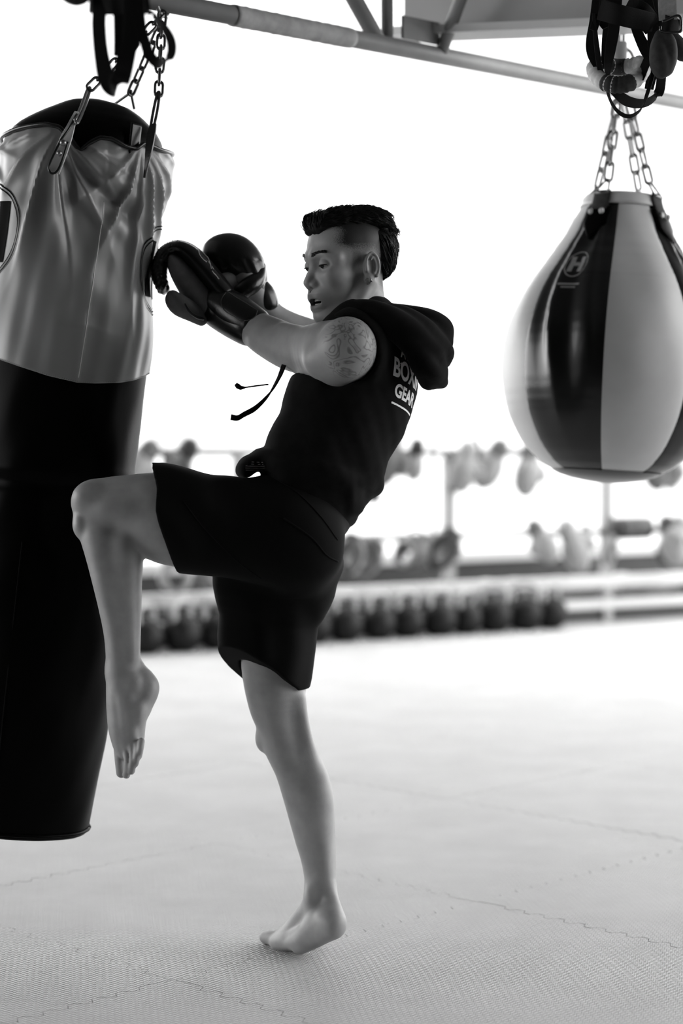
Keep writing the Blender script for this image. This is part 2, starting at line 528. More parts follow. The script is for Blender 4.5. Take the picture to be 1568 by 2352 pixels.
c0 = Vector((.343, 4.727, 0)); du = Vector((.7071, .7071, 0)); dv = Vector((-.7071, .7071, 0))
for i in range(-14, 15):
    for j in range(-14, 15):
        c = c0 + du * (i + .5) + dv * (j + .5)
        if not (-.6 < c.y < 15.2 and abs(c.x) < 1.5 + c.y * .26): continue
        o = link('mat_tile', tile_me, None, floor)
        o.location = (c.x, c.y, -random.random() * .0012); o.rotation_euler = (random.uniform(-.0008, .0008), random.uniform(-.0008, .0008), math.radians(45))

# unseen roof sized for the light; walls added around the camera cut frontal light
struct(link('ceiling', box_mesh('ceiling', (-2.0, 2.2, 4.75), 7.8, 8.6, .1), M['ceiling']))
struct(link('added_wall_left', box_mesh('added_wall_left', (-5.2, -1.9, 2.3), .1, 3.6, 2.4), M['wall']))
struct(link('added_wall_right', box_mesh('added_wall_right', (5.7, -1.9, 2.3), .1, 3.6, 2.4), M['wall']))
struct(link('added_wall_front', box_mesh('added_wall_front', (.2, -5.6, 2.3), 5.6, .1, 2.4), M['wall']))

# low wall with a pale coping along the far edge
wl_a, wl_b = P(330, 1356, 11.45), P(1145, 1330, 13.1)
wdir = (wl_b - wl_a); wdir.z = 0; wdir.normalize(); wn_ = Vector((-wdir.y, wdir.x, 0))
wc = Vector((wl_a.x, wl_a.y, 0)) + wdir * 1.6
struct(link('wall_back', box_mesh('wall_back', (wc.x + wn_.x * .12, wc.y + wn_.y * .12, .18), 6.5, .10, .205, wdir, wn_, Zv), M['wall_dark']))
struct(link('trim_1', box_mesh('trim_1', (wc.x + wn_.x * .12, wc.y + wn_.y * .12, .422), 6.5, .13, .036, wdir, wn_, Zv, bev=.006), M['coping']))

# building across the street, lost in the light
bld = empty('building', (0, 46, 0))
tag(bld, 'pale building across the street, washed out by the bright daylight', 'building')
link('facade', box_mesh('facade', (0, 48, 6), 22, 2, 20), M['facade'], bld)
def bwin(x0, y0, x1, y1):
    a, b = P(x0, y1, 45.9), P(x1, y0, 45.9)
    c = (a + b) / 2; hx = abs(b.x - a.x) / 2; hz = abs(b.z - a.z) / 2
    w = link('window', box_mesh('window', (c.x, 45.98, c.z), hx, .05, hz), M['facade_glass'], bld)
    link('sill', box_mesh('sill', (c.x, 45.9, c.z - hz - .06), hx + .1, .12, .05), M['facade'], w)
for q in ((470, 390, 592, 448), (700, 402, 772, 440), (780, 402, 838, 440), (384, 378, 410, 468), (360, 960, 374, 1006), (385, 960, 414, 1006), (466, 958, 514, 1008), (540, 955, 600, 1008),
          (-40, 60, 90, 86), (420, 180, 470, 240), (1340, 260, 1480, 330), (0, 330, 60, 470), (300, 180, 330, 240)):
    bwin(*q)



# ================================================================== PERSON
def half(fn_plane):  # helper for clip planes: negative on the kept side
    return fn_plane


def plane(p, n):
    p = tuple(p); n = Vector(n).normalized()
    return lambda X, Y, Z: (X - p[0]) * n[0] + (Y - p[1]) * n[1] + (Z - p[2]) * n[2]


YAW_T = math.radians(18)                       # the trunk turns its back a little to the camera
T_LEFT = Vector((-math.sin(YAW_T), -math.cos(YAW_T), 0))
T_FWD = Vector((-math.cos(YAW_T), math.sin(YAW_T), 0))

person = empty('person', floor_at(690, 2180))
tag(person, 'man in black sleeveless hoodie, shorts and boxing gloves kneeing the heavy bag on one leg', 'person')

arm_L = [(P(800, 803, 4.05), .066, .062), (P(752, 806, 4.10), .0655, .060), (P(712, 809, 4.16), .053, .052), (P(668, 798, 4.22), .0515, .048),
         (P(618, 774, 4.27), .0475, .044), (P(577, 751, 4.31), .0405, .038), (P(540, 729, 4.34), .034, .032), (P(490, 692, 4.365), .033, .036)]
arm_R = [(P(930, 800, 4.40), .058, .058), (P(850, 800, 4.46), .050, .05), (P(780, 794, 4.50), .044, .044), (P(710, 771, 4.50), .041, .041),
         (P(650, 742, 4.47), .034, .034), (P(612, 708, 4.45), .030, .03), (P(565, 640, 4.42), .034, .036)]
leg_R = [LR(575, 1330, 735, 1330, 4.27, .9), LR(556, 1430, 712, 1420, 4.27, .9), LR(554, 1530, 706, 1525, 4.28), LR(569, 1605, 701, 1612, 4.28),
         LR(588, 1662, 704, 1652, 4.28), LR(599, 1700, 713, 1692, 4.28), LR(613, 1730, 725, 1722, 4.28), LR(631, 1768, 743, 1762, 4.28), LR(647, 1820, 760, 1812, 4.28),
         LR(662, 1872, 767, 1868, 4.28), LR(676, 1922, 770, 1920, 4.28), LR(689, 1966, 771, 1964, 4.28), LR(698, 2012, 771, 2010, 4.275), LR(701, 2052, 770, 2052, 4.265)]
leg_L = [LR(640, 1112, 650, 1300, 4.12, .85), LR(560, 1110, 565, 1302, 4.115, .85), LR(470, 1094, 475, 1306, 4.11, .88), LR(395, 1083, 408, 1300, 4.105, .9),
         LR(340, 1085, 352, 1277, 4.10, .88), LR(285, 1091, 302, 1252, 4.10, .85), LR(240, 1096, 262, 1232, 4.10, .85), LR(212, 1108, 232, 1212, 4.10, .9)]
shin_L = [(P(222, 1158, 4.095), .050, .048), LR(174, 1200, 296, 1192, 4.09, .85), LR(187, 1240, 317, 1236, 4.09, .85), LR(200, 1283, 325, 1280, 4.09, .86), LR(213, 1332, 326, 1330, 4.09, .88),
          LR(228, 1400, 325, 1394, 4.09, .9), LR(239, 1460, 323, 1454, 4.09, .9), LR(243, 1512, 322, 1508, 4.09, .85), LR(243, 1545, 324, 1540, 4.09, .8)]

# torso and arms under the clothes; the legs get finer grids of their own and overlap the torso inside the shorts
body = Field((-0.42, 3.76, .86), (0.42, 4.72, 1.66), 0.0030)
legL = Field((-0.70, 3.93, .40), (-.02, 4.30, 1.12), 0.0024)
legR = Field((-0.27, 4.05, -0.02), (.06, 4.58, .96), 0.0024)
def tor(px, py, u, w, d=4.21): return (P(px, py, d), u, w, T_FWD)
torso_st = [tor(690, 1215, .080, .13), tor(704, 1150, .085, .13), tor(740, 1070, .10, .14), tor(770, 985, .108, .15), tor(795, 920, .112, .155), tor(822, 850, .10, .16), tor(838, 795, .08, .15)]
body.tube(torso_st, k=0.02)
body.ell(P(700, 1240, 4.2), (.08, .13, .08), k=.03)
body.tube([(P(836, 780, 4.22), .062, .062), (P(832, 720, 4.21), .056, .056), (P(826, 680, 4.2), .054, .054)], k=.02)
body.tube(arm_R, k=.02); body.tube(arm_L, k=.02); body.tube(leg_L[:4], k=.03, grow=-.003)
legL.tube(leg_L, k=.03); legR.tube(leg_R, k=.025)
legL.tube(shin_L, k=.012)
# calf, shin and knee modelling
legL.ell(P(214, 1150, 4.09), (.046, .047, .044), k=.015)
legL.ell(P(186, 1205, 4.08), (.018, .03, .028), k=.012)
legL.ell(P(196, 1140, 4.062), (.022, .02, .022), k=.02)
legL.ell(P(292, 1275, 4.07), (.028, .035, .075), k=.02)
legL.tube([(P(222, 1240, 4.062), .016, .016), (P(240, 1330, 4.060), .018, .018), (P(262, 1430, 4.064), .012, .012), (P(272, 1500, 4.068), .008, .008)], k=.03)
legL.tube([(P(282, 1250, 4.055), .014, .014), (P(292, 1340, 4.060), .014, .014), (P(300, 1440, 4.066), .010, .010), (P(305, 1510, 4.064), .007, .007)], k=.025)
legL.ell(P(262, 1165, 4.05), (.04, .025, .022), k=.03)
legL.tube([(P(285, 1165, 4.05), .012, .012), (P(340, 1150, 4.045), .014, .012), (P(385, 1152, 4.05), .014, .012)], k=.03)
legR.ell(P(726, 1850, 4.25), (.034, .03, .085), k=.025)
legR.ell(P(712, 1830, 4.31), (.03, .03, .08), k=.025)
legR.tube([(P(688, 1610, 4.245), .010, .010), (P(700, 1670, 4.241), .010, .010), (P(712, 1730, 4.244), .010, .010), (P(722, 1780, 4.256), .010, .010)], k=.03)
legR.tube([(P(622, 1600, 4.25), .012, .012), (P(637, 1680, 4.243), .012, .012), (P(658, 1750, 4.250), .012, .012)], k=.03)
legR.tube([(P(735, 1900, 4.25), .014, .014), (P(745, 1980, 4.252), .010, .010), (P(752, 2050, 4.25), .008, .008)], k=.025)
legR.ell(P(606, 1695, 4.30), (.020, .03, .032), k=.015)
# deltoid and triceps
body.ell(P(795, 795, 4.02), (.060, .045, .062), k=.02)
body.ell(P(758, 828, 4.055), (.055, .033, .038), k=.03)
body.tube([(P(735, 780, 4.085), .02, .02), (P(690, 778, 4.15), .022, .02), (P(650, 765, 4.20), .018, .016)], k=.03)
body.tube([(P(675, 815, 4.17), .02, .02), (P(640, 800, 4.21), .024, .02), (P(600, 775, 4.26), .018, .016)], k=.03)
# standing foot: weight on the ball, heel lifted, turned away
HZ = lambda v, z: Vector((v[0], v[1], z))
ball = floor_at(668, 2183); toe = floor_at(614, 2168)
legR.tube([(P(736, 2045, 4.265), .0335, .036), (P(738, 2080, 4.255), .036, .034), (P(738, 2105, 4.245), .034, .032)], k=.015)
legR.tube([(P(752, 2040, 4.25), .016, .016), (P(762, 2085, 4.22), .022, .022), (P(764, 2116, 4.20), .029, .029)], k=.012)
legR.ell(P(764, 2120, 4.20), (.0285, .033, .032), k=.01)
legR.tube([(P(748, 2115, 4.215), .030, .030), (P(722, 2132, 4.235), .029, .033), (P(692, 2150, 4.265), .024, .038), (HZ(ball, .024) + Vector((-.004, .03, 0)), .0215, .042)], k=.018)
legR.tube([(P(712, 2085, 4.27), .022, .022), (P(688, 2110, 4.29), .020, .024), (P(660, 2140, 4.31), .016, .03), (P(640, 2158, 4.335), .012, .03)], k=.018)
legR.ell(P(713, 2066, 4.240), (.011, .014, .018), k=.022)          # inner ankle bone
legR.tube([(P(690, 2130, 4.245), .006, .006), (P(655, 2155, 4.28), .006, .006), (P(630, 2163, 4.31), .006, .006)], k=.012)
legR.tube([(HZ(ball, .022) + Vector((.02, .0, .004)), .022, .022), (HZ(ball, .021), .0205, .022), (HZ(ball.lerp(toe, .5), .0175), .0165, .018), (HZ(ball.lerp(toe, .92), .0135), .0130, .0145)], k=.012)
legR.tube([(P(766, 2132, 4.20), .020, .024), (P(735, 2150, 4.225), .020, .03), (P(700, 2166, 4.262), .018, .036)], k=.018)
toes_R = [(-.004, .0150, .000), (.022, .0105, -.004), (.040, .0098, -.012), (.057, .0092, -.022), (.072, .0085, -.034)]
tdir = (toe - ball); tdir.z = 0; tl = tdir.length; tdir.normalize(); tper = Vector((-tdir.y, tdir.x, 0))
if tper.y < 0: tper = -tper
for off, r, back in toes_R:
    b0 = HZ(ball, .018) + tper * (off + .004) + tdir * (.012 + back)
    b1 = b0 + tdir * (tl * .55); e = b0 + tdir * (tl * .92)
    legR.tube([(b0, r * 1.05, r * 1.1), (HZ(b1, r + .006), r * .95, r), (HZ(e, r * .95), r, r * 1.05)], k=.003)
# hanging foot: toes point down
legL.tube([(P(284, 1535, 4.09), .0385, .034), (P(288, 1575, 4.085), .0425, .036), (P(292, 1620, 4.08), .0455, .034), (P(291, 1665, 4.078), .0415, .032), (P(293, 1695, 4.076), .037, .026), (P(294, 1716, 4.076), .032, .018), (P(294, 1733, 4.076), .023, .012)], k=.012)
legL.tube([(P(318, 1535, 4.09), .014, .014), (P(334, 1562, 4.085), .022, .024), (P(340, 1584, 4.08), .0245, .027), (P(325, 1625, 4.075), .022, .026)], k=.012)
legL.ell(P(309, 1572, 4.058), (.012, .010, .016), k=.022)          # outer ankle bone
legL.ell(P(318, 1642, 4.05), (.011, .012, .02), k=.026)
toes_L = [((325, 1702), (322, 1722), (318, 1737), .0078, 4.046), ((316, 1712), (314, 1738), (310, 1754), .0080, 4.050), ((304, 1716), (305, 1750), (301, 1771), .0084, 4.056),
          ((290, 1718), (293, 1756), (290, 1780), .0086, 4.066), ((272, 1712), (275, 1752), (279, 1775), .0115, 4.088)]
for a, b, c, r, d in toes_L:
    legL.tube([(P(*a, d), r, r), (P(*b, d - .006), r * .93, r * .93), (P(*c, d + .004), r * 1.04, r)], k=.0022)
for a, b, d in (((298, 1600), (310, 1712), 4.046), ((288, 1600), (301, 1714), 4.046), ((278, 1600), (290, 1714), 4.050), ((266, 1600), (276, 1712), 4.062)):
    legL.tube([(P(*a, d + .006), .005, .005), (P((a[0] + b[0]) / 2, (a[1] + b[1]) / 2, d), .0045, .0045), (P(*b, d + .012), .005, .005)], k=.012)

# ------------------------------------------------------------------ head (own finer grid in head space: x forward, y left, z up)
HA, HP = math.radians(28), math.radians(4)
f0 = Vector((-math.cos(HA), -math.sin(HA), 0)); Hl = Vector((math.sin(HA), -math.cos(HA), 0))
Hf = f0 * math.cos(HP) - Vector((0, 0, 1)) * math.sin(HP); Hu = Vector((0, 0, 1)) * math.cos(HP) + f0 * math.sin(HP)
HC = P(797, 609, 4.20)
HM = np.array([tuple(Hf), tuple(Hl), tuple(Hu)])            # rows: head axes in world
def H2W(V): return np.asarray(V) @ HM + np.array(tuple(HC))
def W2H(v): return HM @ (np.array(tuple(v)) - np.array(tuple(HC)))

hd = Field((-.125, -.098, -.175), (.130, .105, .150), 0.0013)
hd.ell((-.012, 0, .038), (.096, .0765, .086), k=.0)
hd.ell((.028, 0, .040), (.057, .066, .060), k=.02)
hd.ell((.034, 0, -.030), (.056, .060, .078), k=.025)
hd.ell((.030, 0, -.072), (.052, .046, .042), k=.025)
for s in (-1, 1):
    hd.tube([((-.004, s * .060, -.045), .014, .014), ((.012, s * .054, -.082), .015, .015), ((.060, s * .024, -.113), .015, .015)], k=.022)
    hd.ell((.055, s * .043, -.024), (.026, .020, .020), k=.022)
hd.ell((.071, 0, -.112), (.019, .021, .017), k=.02)
hd.ell((.072, 0, -.070), (.026, .032, .026), k=.02)
hd.tube([((.086, -.012, .020), .011, .011), ((.074, -.042, .020), .011, .011), ((.055, -.058, .012), .010, .010)], k=.016)
hd.tube([((.086, .012, .020), .011, .011), ((.074, .042, .020), .011, .011), ((.055, .058, .012), .010, .010)], k=.016)
for s in (-1, 1):
    hd.ell((.096, s * .035, .001), (.024, .022, .014), k=.014, op='sub')
hd.tube([((.081, 0, .014), .0085, .0085), ((.087, 0, -.008), .0085, .0085), ((.097, 0, -.028), .0100, .0105), ((.1005, 0, -.0365), .0110, .0115)], k=.011)
for s in (-1, 1):
    hd.ell((.089, s * .0140, -.0415), (.0125, .0085, .0085), k=.007)
    hd.ell((.0945, s * .0075, -.0495), (.0065, .0040, .0040), k=.003, op='sub')
    # eyeball seat and lids
    hd.ell((.0725, s * .0355, .002), .0148, k=.004, clip=plane((.0725, 0, -.0008), (-.25, 0, -1)))
    hd.ell((.0720, s * .0355, .002), .0142, k=.004, clip=plane((.0725, 0, -.0045), (.1, 0, 1)))
    hd.ell((.0865, s * .0355, -.0028), (.0075, .0140, .0019), k=.0018, op='sub')
# lips and open mouth
hd.tube([((.066, -.031, -.0745), .004, .004), ((.084, -.017, -.068), .0062, .0062), ((.0915, 0, -.0655), .0068, .0068), ((.084, .017, -.068), .0062, .0062), ((.066, .031, -.0745), .004, .004)], k=.006)
hd.tube([((.065, -.030, -.0800), .004, .004), ((.081, -.017, -.0915), .0066, .0066), ((.0875, 0, -.0945), .0074, .0074), ((.081, .017, -.0915), .0066, .0066), ((.065, .030, -.0800), .004, .004)], k=.006)
hd.ell((.082, 0, -.0800), (.026, .0265, .0080), k=.004, op='sub')
hd.ell((.093, 0, -.0575), (.004, .0035, .007), k=.004, op='sub')
# ears
for s in (-1, 1):
    R = np.array([[.90, s * -.42, .12], [s * .42, .907, .0], [-.12, 0, .99]])
    c = np.array([-.014, s * .0815, -.010])
    hd.ell(c, (.0175, .0075, .030), R=R, k=.006)
    hd.ell(c + np.array([-.001, s * .0085, .003]), (.0115, .0075, .0205), R=R, k=.003, op='sub')
    hx = [c + np.array([.012 * math.cos(a) * 1.25 - .002, s * (.0045 + .004 * (1 - math.cos(a)) / 2), .028 * math.sin(a) + .001]) for a in np.linspace(-.35, 4.1, 11)]
    hd.tube([(p, .0032, .0032, (0, s, 0)) for p in hx], k=.0025)
    ax_ = [c + np.array([.0065 * math.cos(a) - .003, s * .0065, .0175 * math.sin(a) + .001]) for a in np.linspace(.9, 4.4, 8)]
    hd.tube([(p, .0024, .0024, (0, s, 0)) for p in ax_], k=.003)
    hd.ell(c + np.array([.010, s * .002, -.004]), (.0045, .0042, .0075), k=.003)       # tragus
    hd.ell(c + np.array([.006, s * .001, -.026]), (.0085, .0055, .0085), k=.005)       # lobe
# neck
nk = [(W2H(P(826, 640, 4.205)), .050, .054, (1, 0, 0)), (W2H(P(828, 690, 4.205)), .0535, .056, (1, 0, 0)), (W2H(P(836, 760, 4.22)), .060, .062, (1, 0, 0))]
hd.tube(nk, k=.016)
hd.tube([((-.02, .066, -.045), .012, .012), W2H and (W2H(P(800, 735, 4.12)), .014, .014)], k=.018)
hv, hq = hd.mesh(smooth=1)


def sstep(a, b, x):
    t = np.clip((x - a) / (b - a), 0, 1); return t * t * (3 - 2 * t)


SKIN = 0.335
hcol = np.full(len(hv), SKIN)
x, y, z = hv.T
# lips, darker mouth interior, beard stubble, clipped hair at the sides
lipmask = np.exp(-((np.abs(y) / .030) ** 4)) * ((x > .062) & (z < -.0605) & (z > -.1015)) * (1 - sstep(.0105, .0135, np.abs(z + .080) - .0055))
hcol *= 1 - .45 * np.clip(lipmask, 0, 1)
inner = ((np.abs(z + .0800) < .0085) & (np.abs(y) < .027) & (x > .05) & (x < .0815 - 6 * y * y))
hcol[inner] *= .25
stub = sstep(.0, .02, -.055 - z) * (x > .03) * (1 - sstep(-.11, -.2, z))
hcol *= 1 - .12 * stub
zl = .092 - .9 * np.clip(x - .035, 0, 1) ** 1.0 * 0                                   # part line
side = np.abs(y) > .035
# temple hairline: clipped hair covers the side of the skull behind x ~ .045, fading down to the ear top
xb = .050 - .036 * np.clip((.042 - z) / .03, 0, 1)
nz_ = rng.normal(0, .0035, len(x)) + .003 * np.sin(160 * z)
xb = xb + nz_
fade = sstep(.008, .046, z + .55 * np.clip(-.030 - x, 0, .06) * 2.2) * (1 - sstep(-.014, .012, x - xb))
back = sstep(-.030, -.055, x) * sstep(-.075, -.035, z)
sb = (1 - sstep(.006, .016, np.abs(x - .013))) * sstep(-.03, .012, z) * .5 * side
hairm = np.clip(np.maximum(np.maximum(fade * (np.abs(y) > .02), back), sb), 0, 1)
isear = (np.abs(y) > .072) & (((x + .014) / .021) ** 2 + ((z + .010) / .033) ** 2 < 1)
hairm = np.clip(hairm * (1 + rng.normal(0, .14, len(x)) * (hairm < .97)), 0, 1)
hairm[isear] = 0
hcol = hcol * (1 - .965 * hairm)
hv_w = H2W(hv)

bv, bq = body.mesh(smooth=2)
for fl in (legL, legR):
    v_, q_ = fl.mesh(smooth=2); bq = np.vstack([bq, q_ + len(bv)]); bv = np.vstack([bv, v_])
bcol = np.full(len(bv), SKIN)
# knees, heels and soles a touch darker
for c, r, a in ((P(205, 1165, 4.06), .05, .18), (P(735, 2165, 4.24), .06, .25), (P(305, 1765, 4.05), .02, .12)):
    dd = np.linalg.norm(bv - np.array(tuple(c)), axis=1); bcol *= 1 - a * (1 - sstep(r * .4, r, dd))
ink = np.zeros(len(bv))
dd = np.linalg.norm((bv - np.array(tuple(P(812, 800, 4.00)))) / np.array([.072, .08, .085]), axis=1)
ink = (1 - sstep(.75, 1.0, dd))
V = np.vstack([bv, hv_w]); Q = np.vstack([bq, hq + len(bv)])
body_me = mesh_np('body', V, Q)
a = body_me.color_attributes.new('Col', 'FLOAT_COLOR', 'POINT')
cc = np.concatenate([bcol, hcol]).astype(np.float32)
a.data.foreach_set('color', np.stack([cc, cc, cc, np.ones_like(cc)], 1).ravel())
a = body_me.attributes.new('Ink', 'FLOAT', 'POINT')
a.data.foreach_set('value', np.concatenate([ink, np.zeros(len(hv))]).astype(np.float32))
body_ob = link('body', body_me, M['skin'], person)

# eyes, brows, teeth, earrings
for s in (1, -1):
    bm = bmesh.new(); bmesh.ops.create_uvsphere(bm, u_segments=20, v_segments=12, radius=.0128)
    me = bpy.data.meshes.new('eye'); bm.to_mesh(me); bm.free(); me.polygons.foreach_set('use_smooth', [True] * len(me.polygons))
    c = H2W([(.0725, s * .0355, .0018)])[0]
    e = link('eye', me, M['eye'], person); e.location = Vector(c) - person.location + Vector(person.location); 
    bm = bmesh.new(); bmesh.ops.create_uvsphere(bm, u_segments=16, v_segments=8, radius=.0072)
    me = bpy.data.meshes.new('iris'); bm.to_mesh(me); bm.free(); me.polygons.foreach_set('use_smooth', [True] * len(me.polygons))
    ic = H2W([(.0725 + .0072, s * .0355 + .0006, .0018 - .0040)])[0]
    o = link('iris', me, M['iris'], e); o.matrix_parent_inverse = Matrix.Translation(-Vector(c)); o.location = ic
    # lash line along the lowered upper lid
    pts = [H2W([(.0725 + math.sqrt(max(.0152 ** 2 - t * t - .0035 ** 2, 1e-6)) + .0006, s *   .0355 + t, -.0020 + .0012 * (t / .013) * s)])[0] for t in np.linspace(-.0138, .0142, 9)]
    link('eyelashes', tube_mesh('eyelashes', pts, [.0004, .001, .0014, .0015, .0015, .0015, .0015, .0013, .0006], 6), M['hair'], person)
    # brow: many short hairs
    parts = []
    for i in range(210):
        t = random.random(); yy = s * (.012 + .040 * t); zz = .0215 + .006 * math.sin(t * 2.2) + random.uniform(-.0040, .0036) * (1 - .55 * t)
        xx = .0975 - .30 * (abs(yy) - .010) - 6.0 * max(0, abs(yy) - .03) ** 2
        p0 = np.array([xx, yy, zz]);
        # drop onto the brow surface
        for _ in range(40):
            if hd.sample([p0])[0] < .0004: break
            p0[0] -= .0006
        p1 = p0 + np.array([-.0012, s * .007, .0010 + random.uniform(-.0008, .0008)])
        parts.append(tube_vf(H2W([p0 - (p1 - p0) * .2, (p0 + p1) / 2 + np.array([.0008, 0, 0]), p1]), [.0004, .0006, .0002], 4))
    link('eyebrow', mesh_py('eyebrow', *join_vf(parts)), M['hair'], person)
parts = []
for row, zc, n_, w_ in ((1, -.0742, 10, .0050), (-1, -.0872, 10, .0042)):
    for i in range(n_):
        t = (i - (n_ - 1) / 2) * w_
        parts.append(box_vf(H2W([(.0795 - 14 * t * t, t, zc)])[0], .0022, w_ * .46, .0038, Hf, Hl, Hu))
me = mesh_py('teeth', *join_vf(parts), smooth=False); link('teeth', bevelled(me, .0008, 2), M['teeth'], person)
lobe = np.array([-.008, .0855, -.039])
ring = [H2W([lobe + np.array([.0065 * math.cos(a) + .005, .001, .0065 * math.sin(a) - .004])])[0] for a in np.linspace(.3, 5.2, 16)]
link('earring', tube_mesh('earring', ring, .0009, 8), M['dark_steel'], person)
link('earring', tube_mesh('earring', H2W([lobe + np.array([.001, .001, .006]), lobe + np.array([-.004, .003, -.006])]), .0014, 8), M['steel'], person)

# ------------------------------------------------------------------ hair
hp = Field((-.150, -.100, -.085), (.130, .100, .160), 0.002)
hp.ell((-.014, 0, .046), (.108, .0775, .086), k=.0, clip=lambda X, Y, Z: np.maximum.reduce([(.084 - .055 * sstep(.03, .075, X) * 0 - Z) + 0 * X, X - .080 + 0 * Z]))
hp.ell((.046, 0, .094), (.054, .058, .027), k=.02)
hp.ell((.074, -.004, .082), (.020, .048, .024), k=.012)
hp.ell((-.024, 0, .098), (.088, .064, .026), k=.02)
hp.ell((-.012, 0, .038), (.0945, .0750, .0845), k=.006)
hp.band(lambda x, y, z: .006 - .0205 * sstep(-.028, -.080, x - .12 * (z - .03)) * sstep(-.055, -.022, z + .1 * (x + .09)) * (1 - .75 * sstep(.045, .10, z)), .03)
def hairdisp(x, y, z):
    return .0016 * np.sin(190 * y + 26 * np.sin(11 * x) + 40 * z) * np.sin(60 * z + 35 * y) + .001 * np.sin(420 * y + 90 * x)
hp.band(hairdisp, .02)
pv, pq = hp.mesh(smooth=1)
hair = link('hair', mesh_np('hair', H2W(pv), pq), M['hair'], person)
parts = []
gx = np.stack(np.gradient(hp.F), -1)
def hgrad(p):
    g = np.clip(np.round((p - hp.lo) / hp.h).astype(int), 1, hp.n - 2); v = gx[g[0], g[1], g[2]]; return v / (np.linalg.norm(v) + 1e-9)
vn = rng.choice(len(pv), 6000, replace=False)
for i in vn:
    p = pv[i].copy(); n0 = hgrad(p)
    if hd.sample([p])[0] < .0005: continue
    if p[2] < .02 and p[0] > -.05: continue
    if p[2] < .078 and p[0] > -.03: continue
    top = p[2] > .075
    flow = np.array([-1.0, -.12 + .5 * p[1] / .08, .15 if p[0] > .03 else -.25]) if top else np.array([-.45, 0, -1.0])
    if p[0] > .075: flow = np.array([-.5, -.2, 1.1])
    if p[0] < -.08: flow = np.array([-.25, 0, -1.0])
    pts = [p - n0 * .001]
    q = p.copy()
    lift = random.uniform(.0001, .0013) * (1.3 if top else .5)
    nst = 5
    for k_ in range(nst):
        n1 = hgrad(q); fl = flow - n1 * flow.dot(n1); fl /= np.linalg.norm(fl) + 1e-9
        q = q + fl * random.uniform(.005, .009) + n1 * (lift - .0006 * k_ * random.random()) + rng.normal(0, .0007, 3)
        pts.append(q.copy())
    r = random.uniform(.0005, .0011)
    parts.append(tube_vf(H2W(pts), [r, r * 1.1, r, r * .8, r * .5, r * .15], 4, caps=False))
strands = link('hair_strands', mesh_py('hair_strands', *join_vf(parts)), M['hair'], hair); strands['kind'] = 'stuff'

# ------------------------------------------------------------------ hoodie
hoodie_st = [tor(706, 1150, .098, .140), tor(722, 1112, .118, .158), tor(744, 1060, .132, .165), tor(775, 990, .132, .165), tor(799, 927, .137, .170), tor(825, 868, .130, .175),
             tor(842, 805, .108, .168), tor(842, 768, .082, .130), tor(846, 742, .070, .085)]
ho = Field((-.32, 3.86, .84), (.32, 4.62, 1.56), 0.0035)
ho.tube(hoodie_st, k=.0)
ho.ell(P(925, 800, 4.42), (.075, .08, .085), k=.03)
ho.ell(P(820, 775, 4.08), (.055, .055, .055), k=.03)
ho.tube([(P(775, 752, 4.06), .022, .02), (P(800, 735, 4.05), .020, .025), (P(838, 748, 4.05), .018, .03), (P(862, 778, 4.05), .018, .03), (P(870, 812, 4.05), .016, .03), (P(862, 850, 4.06), .014, .03)], k=.035)
# armhole cut around the near arm, and the neck opening
ho.ell(P(790, 803, 3.995), (.0715, .06, .0745), k=.006, op='sub')
ho.tube(arm_L[:4], k=.008, op='sub', grow=.006)
ho.ell(P(770, 868, 4.02), (.042, .045, .028), k=.012, op='sub')
ho.tube(arm_R[1:4], k=.008, op='sub', grow=.008)
# hem band rolled at the waist
def ring(px, py, u, w, rr, tilt=0, n=22, d=4.21):
    c = P(px, py, d); ax_ = Vector((.34, 0, .94)).normalized(); f = (T_FWD - ax_ * T_FWD.dot(ax_)).normalized(); l = ax_.cross(f)
    return [(c + f * (u * math.cos(a)) + l * (w * math.sin(a)) + ax_ * (tilt * math.cos(a)), rr, rr * .75, ax_) for a in np.linspace(0, 2 * math.pi, n)]
ho.tube(ring(728, 1082, .134, .160, .018, -.012), k=.014, sub=3)
ho.tube(ring(722, 1098, .126, .156, .012, -.012), k=.010, sub=3)
ho.tube([(P(610, 1052, 4.17), .022, .085), (P(582, 1062, 4.165), .022, .075), (P(560, 1078, 4.16), .016, .065)], k=.012)
ho.ell(P(786, 1130, 4.20), (.038, .09, .042), k=.03)
def folds(x, y, z):
    a = (x * .8 + z * .6); b = (-x * .6 + z * .8)
    m = np.clip(.5 + .8 * np.sin(13 * b + 5 * y + 2.0) * np.sin(9 * a + 1.0), 0, 1)
    f = .0038 * m * np.sin(62 * a + 2.2 * np.sin(17 * b + 9 * y) + 14 * y)
    low = 1 / (1 + np.exp((z - 1.09) / .012))
    f += .0026 * low * np.sin(120 * (x + .35 * z) + 2.5 * np.sin(26 * x + 20 * y)) * np.clip(np.sin(21 * x + 1.0 + 12 * y) + .4, 0, 1)
    return f + .0005 * np.sin(150 * x + 60 * y + 80 * z)
ho.band(folds, .02)
hov, hoq = ho.mesh(smooth=2)
hoodie = link('hoodie', mesh_np('hoodie', hov, hoq), M['black_cloth'], person)

